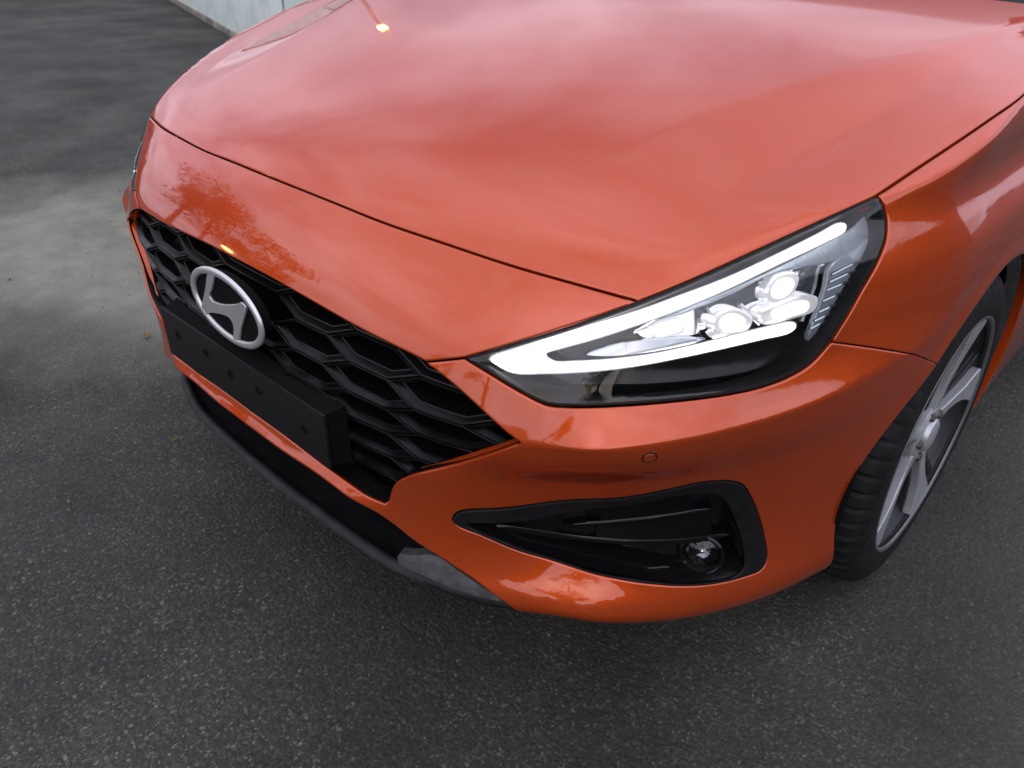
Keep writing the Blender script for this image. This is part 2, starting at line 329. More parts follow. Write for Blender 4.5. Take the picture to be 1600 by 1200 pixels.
def lamp(x, y, h, ax, ay, label, size=.4):
    root = empty('street_lamp', (x, y, 0)); tag(root, label, 'street lamp', 'lit street lamps')
    bm_obj('mast', tube_bm([(0, 0, 0), (0, 0, h * .5), (0, 0, h - .3), (ax * .15, ay * .15, h - .05), (ax * .7, ay * .7, h + .05)], [.07, .055, .045, .04, .03], 12), M['pole'], root)
    hd = bm_obj('lamp_head', box_bm(size * 1.15, size * 1.15, .10, .02, (ax * .7, ay * .7, h + .09)), M['pole'], root)
    bm_obj('lamp_glass', box_bm(size, size, .16, .02, (ax * .7, ay * .7, h - .02)), M['lamp_lit'], root)
lamp(-11.5, -6.6, 1.7, .9, .35, 'lit street lamp standing before the tall dark tree', .34)
lamp(-12.9, 8.8, 5.9, .7, -.5, 'lit street lamp rising behind the white shed', .16)
# fallen leaves and loose grit
M['yellow_leaf'] = add_noise(mat('fallen_leaf', (.32, .22, .04), .7), 60, (.22, .13, .03), (.42, .30, .07))
def fallen_leaf(x, y, s, rz, label):
    pts = [(0, -1), (.35, -.55), (.62, -.1), (.45, .35), (.12, .75), (0, 1.1), (-.14, .7), (-.5, .3), (-.6, -.15), (-.33, -.6)]
    V = [(a * s * .6, b * s, .003 + .25 * s * (abs(a)) + .12 * s * b * b) for a, b in pts] + [(0, 0, .002)]
    bm = bmesh.new(); vv = [bm.verts.new(p) for p in V]
    for i in range(10): bm.faces.new((vv[i], vv[(i + 1) % 10], vv[10]))
    bmesh.ops.solidify(bm, geom=list(bm.faces), thickness=.0006)
    o = bm_obj('fallen_leaf', bm, M['yellow_leaf'], loc=(x, y, .004)); o.rotation_euler.z = rz
    tag(o, label, 'leaf', 'fallen leaves on the asphalt')
fallen_leaf(-1.11, .281, .022, 1.1, 'yellow fallen leaf on asphalt left of the number plate')
fallen_leaf(-.545, .086, .013, .3, 'tiny brown leaf on asphalt just left of the bumper')
M['grit'] = add_noise(mat('grit', (.2, .19, .17), .8), 30, (.05, .048, .042), (.20, .19, .17))
def grit():
    n = 1100; V = []; F = []
    P = np.stack([rng.uniform(-3.4, 1.9, n), rng.uniform(-.7, 1.9, n)], 1)
    for k, (x, y) in enumerate(P):
        s = rng.uniform(.0010, .0030) * (1.6 if rng.random() < .06 else 1); b = len(V); R3 = Matrix.Rotation(rng.uniform(0, 6), 3, (rng.normal(), rng.normal(), rng.normal()))
        for d in ((1.3, 0, 0), (-1.1, .2, 0), (0, .9, .1), (.1, -1, 0), (0, 0, .8), (0, .1, -.7)): q = R3 @ Vector(d); V.append((x + q.x * s, y + q.y * s, .002 + s * .4 + q.z * s))
        F += [tuple(b + i for i in f) for f in ((0, 2, 4), (2, 1, 4), (1, 3, 4), (3, 0, 4), (2, 0, 5), (1, 2, 5), (3, 1, 5), (0, 3, 5))]
    o = mesh_obj('loose_grit', V, F, M['grit'], smooth=False); tag(o, 'loose pale grit scattered over the dark asphalt', 'grit', kind='stuff')
grit()

# ---------------------------------------------------------------- skin of the car front: a smooth implicit surface (x across, y rearwards, z up, metres)
def smax(a,b,k): # polynomial smooth max, radius-like k
    h=np.maximum(k-np.abs(a-b),0)/k
    return np.maximum(a,b)+h*h*k*.25
def pl(x,xs,ys):  # smooth monotone-ish cubic (Catmull/PCHIP-like) interpolation
    xs=np.asarray(xs,float);ys=np.asarray(ys,float)
    d=np.diff(ys)/np.diff(xs);m=np.zeros(len(xs))
    m[0]=d[0];m[-1]=d[-1]
    h=np.diff(xs)
    m[1:-1]=(d[:-1]*h[1:]+d[1:]*h[:-1])/(h[:-1]+h[1:])
    i=np.clip(np.searchsorted(xs,x)-1,0,len(xs)-2)
    t=(x-xs[i])/h[i]
    lo=x<xs[0];hi=x>xs[-1]
    t_=np.clip(t,0,1)
    r=(2*t_**3-3*t_**2+1)*ys[i]+(t_**3-2*t_**2+t_)*h[i]*m[i]+(-2*t_**3+3*t_**2)*ys[i+1]+(t_**3-t_**2)*h[i]*m[i+1]
    r=np.where(lo,ys[0]+(x-xs[0])*m[0],r);r=np.where(hi,ys[-1]+(x-xs[-1])*m[-1],r)
    return r
HP=[(0,.065,.650,3),(0,.085,.70,2),(0,.115,.742,2),(0,.16,.775,3),(0,.3,.83,1),(0,.6,.902,1),(0,.9,.957,1),(0,1.15,.997,1),(0,1.4,1.03,.5),
(.3,.085,.655,2),(.3,.18,.772,2),(.3,.6,.897,1),(.3,1.15,.995,1),(.35,.4,.857,1),
(.45,.11,.67,2),(.475,.15,.722,2),(.55,.21,.757,1),(.638,.235,.745,3),(.5,.6,.893,1),(.5,1.2,.995,1),
(.70,.36,.79,2),(.80,.525,.848,3),(.825,.66,.890,3),(.85,.87,.932,3),(.85,1.2,.955,1),(.7,.7,.895,1),(.7,1.2,.98,1),
(.875,.805,.905,1),(.861,.658,.878,1),(.9,1.2,.92,1)]
def feats(x,y):
    x2=(x/.7)**2;yy=(y-.7)/.6;e1=np.exp(-(y-.07)/.06);e2=np.exp(-(y-.07)/.14)
    X_=[1+0*x,x2,x2**2,x2**4];Y_=[1+0*y,yy,yy**2,yy**3,e1,e2]
    return np.stack([X_[i]*Y_[j] for i in range(4) for j in range(6)],-1)
_A=np.array(HP);_F=feats(_A[:,0],_A[:,1]);_W=_A[:,3:4]
_gx,_gy=[q.ravel() for q in np.meshgrid(np.linspace(0,.86,10),np.linspace(.2,1.35,14))]
_h=.01;_f0=feats(_gx,_gy)
_Dy=(feats(_gx,_gy+_h)-2*_f0+feats(_gx,_gy-_h))/_h**2;_Dx=(feats(_gx+_h,_gy)-2*_f0+feats(_gx-_h,_gy))/_h**2
_ty=pl(_gy,[.2,.3,.4,.5,.7,1.4],[-4.,-1.6,-.7,-.4,-.2,-.18]);_tx=pl(_gx,[0,.5,.7,.8,.9],[-.18,-.25,-.7,-1.4,-2.])
_sy=pl(_gy,[.2,.4,.7,1.4],[40,90,220,220.])*.02;_wy=_sy[:,None]*.012
_wx=pl(_gx,[0,.5,.7,.9],[1.,1.,.4,.15])[:,None]*.04
_M=np.vstack([_F*_W,_Dy*_wy,_Dx*_wx,np.eye(_F.shape[1])*1e-4]);_b=np.concatenate([_A[:,2]*_W[:,0],_ty*_wy[:,0],_tx*_wx[:,0],np.zeros(_F.shape[1])])
_H=np.linalg.lstsq(_M,_b,rcond=None)[0]
def sp(t,w):
    return .5*(t+np.sqrt(t*t+w*w))
def hoodZ(x,y):
    z=feats(x,np.clip(y,-.1,1.6))@_H
    xa=pl(y,[.2,.34,.51,.66,.81,1.01,1.3],[.468,.479,.506,.558,.634,.714,.76])
    xb=pl(y,[.1,.236,.358,.49,.617,.828,1.153,1.4],[.46,.545,.611,.661,.691,.728,.761,.78])
    f=np.clip((y-.22)/.45,0,1);f=f*f*(3-2*f)
    return z+.007*f-f*(.14*sp(x-xa,.012)-.19*sp(x-xb,.008))
def planP(x):
    return pl(x,[0,.15,.33,.475,.6,.7,.78,.84,.9],[0,.004,.025,.056,.112,.182,.272,.39,.57])
def zcrease(x):
    return pl(x,[.3,.5,.573,.625,.671,.72,.76,.80,.834,.861,.9],[.545,.547,.551,.562,.573,.582,.588,.594,.606,.62,.64])
def frontY(x,z):
    c=zcrease(x)
    b=pl(z,[.10,.17,.20,.222,.245,.28,.32,.38,.44,.49,.53],[.22,.11,.066,.046,.049,.074,.096,.100,.080,.054,.030])
    b=b*pl(np.clip(x,0,.7),[0,.33,.43,.50,.58,.66,.7],[.28,.26,.28,.50,.92,1,1.])
    cw=1-np.clip((x-.27)/.11,0,1);cw=cw*cw*(3-2*cw)
    b=b+cw*pl(z,[.1,.27,.315,.332,.374,.41,.6],[0,0,-.013,-.016,.003,0,0])
    dz=z-c
    pr=np.clip((x-.57)/.15,0,1);pr=pr*pr*(3-2*pr)
    up=pl(dz,[-.1,0,.05,.10,.15,.20,.25],[-.02,.012,.030,.050,.082,.12,.165])+pr*pl(dz,[-.1,-.02,0,.025,.05,.08,.11],[-.072,-.047,-.031,-.014,-.003,0,0])*(dz<.11)
    lo=.012-.22*dz+pr*(-.031-.16*dz)
    top=smax(up,lo,.004)
    w=np.clip((dz+.10)/.08,0,1);w=w*w*(3-2*w)
    return planP(x)+ b*(1-w)+top*w
def sideX(y,z):
    base=pl(y,[.3,.42,.5,.56,.62,.7,.9,1.2,1.6],[.785,.835,.862,.878,.887,.892,.894,.896,.896])
    lean=pl(z,[.1,.2,.3,.4,.5,.6,.67,.72,.755,.785,.81,.83,.85,.88,.95],[-.055,-.024,-.010,-.002,0,.003,.004,.001,-.006,-.020,-.033,-.038,-.037,-.033,-.045])
    r=np.sqrt((y-.905)**2+(z-.322)**2)
    zc=pl(y,[.2,.28,.34,.43,.51,.6,.8],[.575,.588,.594,.606,.622,.64,.66]);dz=z-zc
    fd=1-np.clip((y-.40)/.24,0,1);fd=fd*fd*(3-2*fd)
    up=pl(dz,[-.1,0,.02,.05,.09,.15],[-.10,0,.015,.032,.037,.037]);lo=-.12*dz
    sh=smax(up,np.where(dz<.1,lo,-1),.004)
    w=np.clip((dz+.30)/.24,0,1);w=w*w*(3-2*w);sh=np.where(dz<0,sh*w+(1-w)*0,sh)
    fl=pl(z,[.1,.2,.235,.28,.33,.42,.5,.56,.62,.9],[0,0,.002,.016,.024,.020,.012,.003,0,0])
    return base+lean+.014*fd-fd*np.clip(sh,-.01,.04)-fd*fl*.6+.005*np.exp(-((r-.352)/.018)**2)
def G(X):
    x=np.sqrt(X[...,0]**2+1e-6);y=X[...,1];z=X[...,2]
    a=(z-hoodZ(x,y))*.92
    b=(frontY(x,z)-y)*.8
    c=(x-sideX(y,z))
    t=np.clip((y-.40)/.16,0,1)
    return smax(smax(b,c,.09),a,.022-.014*t)
def grad(X,h=1e-4):
    g=np.stack([(G(X+np.eye(3)[i]*h)-G(X-np.eye(3)[i]*h))/(2*h) for i in range(3)],-1)
    return g/np.linalg.norm(g,axis=-1,keepdims=True)
# feature lines of the front, measured in metres on the skin
D={
'shut':[[0.0,0.1463,0.761],[0.1379,0.1493,0.7595],[0.257,0.1571,0.7548],[0.3745,0.1726,0.7511],[0.4777,0.19,0.7467],[0.5582,0.2104,0.7428],[0.6448,0.2372,0.7368]],
'hl_top':[[0.4751,0.1044,0.6416],[0.5213,0.134,0.6662],[0.5841,0.183,0.7],[0.6452,0.2368,0.7362],[0.6896,0.2927,0.7652],[0.7296,0.3659,0.7941],[0.7671,0.4488,0.8206],[0.7964,0.5216,0.8412]],
'hl_low':[[0.7964,0.5216,0.8412],[0.8075,0.5217,0.833],[0.8168,0.5245,0.8121],[0.8239,0.517,0.7903],[0.8268,0.4991,0.7659],[0.8254,0.4762,0.7371],[0.8224,0.4544,0.7028],[0.8175,0.4346,0.6711],[0.8097,0.4065,0.6488],[0.7979,0.3735,0.6366],[0.7798,0.3344,0.6294],[0.7575,0.2947,0.6267],[0.7208,0.2428,0.6241],[0.6664,0.1844,0.6184],[0.6174,0.1511,0.6092],[0.5917,0.1378,0.6064],[0.5586,0.1256,0.6152],[0.5141,0.1125,0.6304],[0.4757,0.1039,0.6401]],
'gr_top':[[0.0,0.0622,0.6434],[0.096,0.0634,0.6421],[0.1727,0.0656,0.638],[0.2992,0.0724,0.6289],[0.4103,0.0828,0.623],[0.4623,0.087,0.6094],[0.5087,0.0944,0.5871],[0.5524,0.1036,0.5624],[0.572,0.1097,0.5529]],
'seam_in':[[0.4208,0.0839,0.6219]],
'gr_side':[[0.572,0.1097,0.5529],[0.5543,0.1021,0.5385],[0.4883,0.0853,0.489],[0.4226,0.0621,0.448],[0.401,0.0578,0.4325],[0.3769,0.0557,0.4108],[0.3611,0.0556,0.3859],[0.3536,0.0547,0.3607]],
'strip_top':[[0.3452,0.0518,0.351],[0.3153,0.0443,0.3533],[0.2808,0.0401,0.3591],[0.2227,0.0358,0.3642],[0.1167,0.0317,0.3713],[0.0,0.031,0.3715]],
'strip_bot':[[0.0,0.0178,0.347],[0.0835,0.0178,0.3468],[0.2152,0.0239,0.3458],[0.3189,0.0395,0.3323],[0.357,0.0523,0.3189],[0.4397,0.0706,0.2943],[0.4742,0.0847,0.2773],[0.5055,0.0977,0.2604],[0.5436,0.1164,0.2331]],
'fog':[[0.4617,0.0883,0.3664],[0.4681,0.0917,0.3818],[0.4821,0.1006,0.3909],[0.5444,0.1539,0.4032],[0.6429,0.2199,0.4349],[0.7047,0.2613,0.4613],[0.7389,0.2965,0.474],[0.7622,0.3327,0.4698],[0.773,0.357,0.4552],[0.7797,0.379,0.4252],[0.7883,0.4049,0.3782],[0.7984,0.4225,0.3287],[0.8076,0.4283,0.2898],[0.8072,0.4192,0.2729],[0.7923,0.3859,0.2685],[0.7685,0.3429,0.2693],[0.7418,0.3054,0.2737],[0.6715,0.2369,0.2868],[0.6168,0.2033,0.2937],[0.5465,0.155,0.3135],[0.4978,0.1138,0.3426],[0.4673,0.0919,0.3575]],
'seam':[[0.8146,0.4296,0.6747],[0.8571,0.5062,0.6492],[0.8825,0.57,0.6251],[0.8932,0.6494,0.5977]],
'hood_edge':[[0.7985,0.5311,0.8437],[0.8129,0.6122,0.8648],[0.8255,0.6809,0.8823],[0.8402,0.7722,0.9048],[0.8501,0.8663,0.9242]],
'sensor':[[0.7135,0.197,0.5575]],
'drl':[[0.4989,0.1277,0.6409],[0.5256,0.1475,0.6589],[0.5573,0.1727,0.6778],[0.5976,0.2044,0.6994],[0.6395,0.2381,0.7203],[0.6783,0.2804,0.7424],[0.7122,0.33,0.762],[0.7416,0.3881,0.7834],[0.7649,0.4448,0.8018],[0.7775,0.4767,0.8117],[0.7825,0.4814,0.8097],[0.7851,0.4781,0.8036],[0.7743,0.447,0.7933],[0.7466,0.3823,0.7739],[0.7173,0.3247,0.7513],[0.6912,0.2839,0.7336],[0.6619,0.2478,0.7162],[0.6316,0.219,0.699],[0.6047,0.1972,0.6844],[0.5796,0.1783,0.6718],[0.5594,0.1621,0.6595],[0.576,0.1653,0.6523],[0.601,0.1791,0.657],[0.6411,0.2045,0.6663],[0.6761,0.2353,0.6749],[0.7113,0.2789,0.6853],[0.7395,0.3201,0.6939],[0.7619,0.3576,0.6997],[0.7796,0.3906,0.701],[0.7832,0.3959,0.6967],[0.781,0.3887,0.6894],[0.7604,0.3495,0.6853],[0.733,0.3049,0.6791],[0.7017,0.2612,0.6712],[0.662,0.2169,0.6606],[0.6185,0.1839,0.6492],[0.5693,0.1554,0.6376],[0.5316,0.136,0.6308],[0.5092,0.1292,0.6358]],
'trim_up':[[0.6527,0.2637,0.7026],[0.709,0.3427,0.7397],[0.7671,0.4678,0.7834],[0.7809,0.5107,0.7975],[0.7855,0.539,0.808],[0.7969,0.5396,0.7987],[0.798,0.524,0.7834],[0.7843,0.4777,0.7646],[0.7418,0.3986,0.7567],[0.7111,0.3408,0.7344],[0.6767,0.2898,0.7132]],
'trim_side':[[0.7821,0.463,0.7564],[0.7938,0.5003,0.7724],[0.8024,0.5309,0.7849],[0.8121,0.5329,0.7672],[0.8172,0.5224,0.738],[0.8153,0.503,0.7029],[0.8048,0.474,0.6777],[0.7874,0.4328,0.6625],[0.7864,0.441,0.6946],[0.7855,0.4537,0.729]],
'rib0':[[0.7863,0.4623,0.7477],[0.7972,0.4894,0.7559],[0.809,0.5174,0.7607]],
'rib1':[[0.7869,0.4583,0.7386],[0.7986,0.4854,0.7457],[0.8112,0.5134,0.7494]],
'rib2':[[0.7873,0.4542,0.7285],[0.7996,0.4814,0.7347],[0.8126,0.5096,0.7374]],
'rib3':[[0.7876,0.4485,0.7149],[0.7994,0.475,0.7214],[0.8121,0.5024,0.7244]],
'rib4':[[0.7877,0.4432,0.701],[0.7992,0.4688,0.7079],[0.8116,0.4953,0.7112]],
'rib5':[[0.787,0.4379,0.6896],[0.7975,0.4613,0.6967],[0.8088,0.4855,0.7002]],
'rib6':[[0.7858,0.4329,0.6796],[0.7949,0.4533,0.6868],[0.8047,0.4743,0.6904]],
'm1':[[0.6507,0.2572,0.6966],[0.6642,0.274,0.7076],[0.6783,0.288,0.71],[0.687,0.2874,0.6931],[0.677,0.2737,0.6867],[0.6617,0.2579,0.6832]],
'm2':[[0.7069,0.3117,0.7006],[0.7085,0.3205,0.7138],[0.7196,0.3382,0.7205],[0.7343,0.3544,0.7133],[0.7419,0.3607,0.7025],[0.7405,0.3524,0.6877],[0.7234,0.3268,0.6862],[0.7121,0.3135,0.6906]],
'm3':[[0.739,0.3795,0.7377],[0.7425,0.3979,0.755],[0.7571,0.4206,0.7557],[0.7634,0.425,0.7466],[0.7631,0.4129,0.7259],[0.7539,0.3917,0.7163],[0.7428,0.3766,0.7221]],
'm4':[[0.7424,0.3606,0.7118],[0.7576,0.3905,0.7225],[0.7722,0.42,0.7279],[0.7862,0.4441,0.7211],[0.7877,0.4399,0.7047],[0.7725,0.4067,0.6972],[0.7498,0.3652,0.6956]],
'shelf':[[0.5952,0.2024,0.6564],[0.624,0.2261,0.6739],[0.6576,0.2533,0.6834],[0.7082,0.3068,0.6834],[0.7016,0.2962,0.6784],[0.6597,0.2465,0.6661],[0.6157,0.2125,0.6569]],
'cup1':[[0.6299,0.2572,0.6852],[0.6652,0.3003,0.7122],[0.6924,0.3278,0.7145],[0.7013,0.3248,0.6869],[0.6852,0.3002,0.6762],[0.6405,0.2582,0.675]],
'cup2':[[0.6815,0.319,0.7138],[0.7049,0.3597,0.7328],[0.7277,0.3908,0.737],[0.7419,0.3898,0.6921],[0.7345,0.3698,0.6686],[0.7006,0.3218,0.6738]],
'cup3':[[0.7262,0.3876,0.7308],[0.727,0.4116,0.7526],[0.7532,0.4468,0.7545],[0.7646,0.4567,0.7416],[0.7729,0.4491,0.6821],[0.7437,0.3918,0.678]],
'cup4':[[0.7524,0.4288,0.7486],[0.7701,0.4716,0.7634],[0.7789,0.4808,0.7545],[0.7836,0.4729,0.7222],[0.7841,0.4611,0.6866],[0.7688,0.4294,0.683]],
'fog_in':[[0.4781,0.1043,0.3629],[0.5575,0.1769,0.3756],[0.6549,0.2387,0.4214],[0.7174,0.2877,0.4473],[0.744,0.3222,0.445],[0.7535,0.3402,0.4323],[0.7656,0.3713,0.3794],[0.7767,0.3884,0.3311],[0.7868,0.3904,0.2845],[0.7797,0.3722,0.2748],[0.7577,0.3354,0.2752],[0.7331,0.3031,0.2789],[0.6772,0.2494,0.291],[0.6126,0.2084,0.2983],[0.5492,0.1641,0.3175],[0.5113,0.13,0.3408],[0.4849,0.1092,0.3568]],
'fog_r1':[[0.4656,0.1132,0.3461],[0.5177,0.1536,0.3419],[0.5793,0.2128,0.3264],[0.6237,0.2455,0.3262],[0.6647,0.2745,0.3292],[0.713,0.3217,0.3316],[0.7459,0.3623,0.334],[0.7663,0.3935,0.338]],
'fog_r2':[[0.5693,0.2167,0.343],[0.6016,0.2438,0.347],[0.6357,0.2671,0.3574],[0.687,0.3066,0.3737],[0.7153,0.3365,0.3811],[0.7355,0.36,0.3881]],
'fog_r3':[[0.5829,0.2042,0.2984],[0.6357,0.2349,0.2886],[0.6667,0.2571,0.288],[0.6943,0.2835,0.289],[0.7181,0.3117,0.2914]],
'fog_lamp':[[0.7362,0.3505,0.304]],
'dif':[[0.3691,0.0532,0.2574],[0.3938,0.0594,0.2684],[0.4349,0.0745,0.2858],[0.4706,0.0879,0.2699],[0.5025,0.1006,0.2533],[0.5371,0.1189,0.2291],[0.5164,0.1048,0.23],[0.4708,0.08,0.236],[0.4182,0.0606,0.2416],[0.37,0.0513,0.2426]],
'lip_top':[[-0.2589,0.0239,0.3321],[-0.079,0.0137,0.3166],[0.079,0.0146,0.309],[0.2093,0.0221,0.3005],[0.2929,0.0354,0.2828],[0.3413,0.0441,0.2698],[0.3755,0.0486,0.2675]],
}
# ---------------------------------------------------------------- body surface helpers
C0 = np.array([0, 1.0, .45]); AX = np.array([0, -.75, .66]); AX = AX / np.linalg.norm(AX)
E1 = np.array([1., 0, 0]); E2 = np.cross(E1, AX) * -1
if E2[2] < 0: E2 = -E2
def to_uv(X):
    d = np.atleast_2d(X) - C0; d = d / np.linalg.norm(d, axis=1)[:, None]
    c = np.clip(d @ AX, -1, 1); p = np.stack([d @ E1, d @ E2], 1); s = np.linalg.norm(p, axis=1)
    return p * (np.arccos(c) / np.maximum(s, 1e-9))[:, None]
def surf(uv, depth=0.):
    a = np.linalg.norm(uv, axis=1); sa = np.where(a > 1e-9, np.sin(a) / np.maximum(a, 1e-9), 1)
    d = np.cos(a)[:, None] * AX + sa[:, None] * (uv[:, :1] * E1 + uv[:, 1:] * E2)
    lo = np.full(len(uv), .15); hi = np.full(len(uv), 1.9)
    for _ in range(27):
        m = (lo + hi) / 2; g = G(C0 + d * m[:, None]) + depth; ins = g < 0
        lo = np.where(ins, m, lo); hi = np.where(ins, hi, m)
    return C0 + d * ((lo + hi) / 2)[:, None]
def on_side(x, z):
    "y on the body for given x, z"
    lo = np.full(len(x), -.3); hi = np.full(len(x), 1.0)
    for _ in range(26):
        m = (lo + hi) / 2; g = G(np.stack([x, m, z], 1)); out = g > 0
        lo = np.where(out, m, lo); hi = np.where(out, hi, m)
    return np.stack([x, (lo + hi) / 2, z], 1)
def flank(y, z):
    "x on the body flank for given y, z"
    y = np.asarray(y, float); z = np.asarray(z, float)
    lo = np.full(len(y), .3); hi = np.full(len(y), 1.2)
    for _ in range(26):
        m = (lo + hi) / 2; g = G(np.stack([m, y, z], 1)); out = g > 0
        hi = np.where(out, m, hi); lo = np.where(out, lo, m)
    return np.stack([(lo + hi) / 2, y, z], 1)
def on_hood(x, y):
    x = np.asarray(x, float); y = np.asarray(y, float)
    lo = np.full(len(x), .4); hi = np.full(len(x), 1.3)
    for _ in range(26):
        m = (lo + hi) / 2; out = G(np.stack([x, y, m], 1)) > 0
        hi = np.where(out, m, hi); lo = np.where(out, lo, m)
    return np.stack([x, y, (lo + hi) / 2], 1)
def resample(P, step=.01, closed=False):
    "smooth curve through the points, evenly resampled"
    P = np.asarray(P, float)
    if len(P) == 2:
        n = max(1, int(round(np.linalg.norm(P[1] - P[0]) / step))); t = np.linspace(0, 1, n + 1)[:, None]; return P[0] * (1 - t) + P[1] * t
    if closed: Q = np.vstack([P[-1:], P, P[:2]])
    else: Q = np.vstack([2 * P[0] - P[1], P, 2 * P[-1] - P[-2]])
    out = []
    for i in range(1, len(Q) - 2):
        p0, p1, p2, p3 = Q[i - 1:i + 3]
        t1 = max(np.linalg.norm(p1 - p0), 1e-6) ** .5; t2 = t1 + max(np.linalg.norm(p2 - p1), 1e-6) ** .5; t3 = t2 + max(np.linalg.norm(p3 - p2), 1e-6) ** .5
        t = np.linspace(t1, t2, 25)[:-1][:, None]
        a1 = (t1 - t) / t1 * p0 + t / t1 * p1; a2 = (t2 - t) / (t2 - t1) * p1 + (t - t1) / (t2 - t1) * p2; a3 = (t3 - t) / (t3 - t2) * p2 + (t - t2) / (t3 - t2) * p3
        b1 = (t2 - t) / t2 * a1 + t / t2 * a2; b2 = (t3 - t) / (t3 - t1) * a2 + (t - t1) / (t3 - t1) * a3
        out.append((t2 - t) / (t2 - t1) * b1 + (t - t1) / (t2 - t1) * b2)
    out = np.vstack(out + [Q[-2:-1]])
    L = np.r_[0, np.cumsum(np.linalg.norm(np.diff(out, axis=0), axis=1))]
    n = max(2, int(round(L[-1] / step))); s = np.linspace(0, L[-1], n + 1)
    R = np.stack([np.interp(s, L, out[:, i]) for i in range(out.shape[1])], 1)
    return R[:-1] if closed else R
def join(*cs):
    out = [cs[0]]
    for c in cs[1:]:
        out.append(c[1:] if np.linalg.norm(c[0] - out[-1][-1]) < .004 else c)
    P = np.vstack(out)
    if np.linalg.norm(P[0] - P[-1]) < .004: P = P[:-1]
    keep = np.linalg.norm(P - np.roll(P, 1, 0), axis=1) > 1e-4
    return P[keep]
def mir(P): return np.asarray(P) * np.array([-1, 1, 1])
def inside(p, poly):
    r = np.zeros(len(p), bool); a = poly; b = np.roll(poly, -1, 0)
    for k in range(0, len(p), 4000):
        x = p[k:k + 4000, :1]; y = p[k:k + 4000, 1:]
        c = ((a[:, 1] > y) != (b[:, 1] > y)) & (x < (b[:, 0] - a[:, 0]) * (y - a[:, 1]) / np.where(b[:, 1] == a[:, 1], 1e-12, b[:, 1] - a[:, 1]) + a[:, 0])
        r[k:k + 4000] = c.sum(1) % 2 == 1
    return r
def mind(p, q):
    out = np.empty(len(p))
    for k in range(0, len(p), 3000): out[k:k + 3000] = np.sqrt(((p[k:k + 3000, None] - q[None]) ** 2).sum(2).min(1))
    return out
def area2(P): return .5 * np.sum(P[:, 0] * np.roll(P[:, 1], -1) - np.roll(P[:, 0], -1) * P[:, 1])
def offset(P, d):
    "inset a closed CCW loop by d"
    t = np.roll(P, -1, 0) - P; t = t / np.maximum(np.linalg.norm(t, axis=1), 1e-9)[:, None]
    n = np.stack([-t[:, 1], t[:, 0]], 1); m = n + np.roll(n, 1, 0); l = np.linalg.norm(m, axis=1)[:, None]; m = m / np.maximum(l, 1e-6)
    c = np.maximum((m * n).sum(1), .5)[:, None]
    return P + m * d / c
def cdt(loops, pts):
    V = np.vstack(loops + ([pts] if len(pts) else [])); Ed = []; k = 0
    for l in loops:
        n = len(l); Ed += [(k + i, k + (i + 1) % n) for i in range(n)]; k += n
    r = geometry.delaunay_2d_cdt([Vector(map(float, v)) for v in V], Ed, [], 0, 1e-7)
    return np.array([v[:] for v in r[0]]), np.array([f[:] for f in r[2] if len(f) == 3]), r[3]
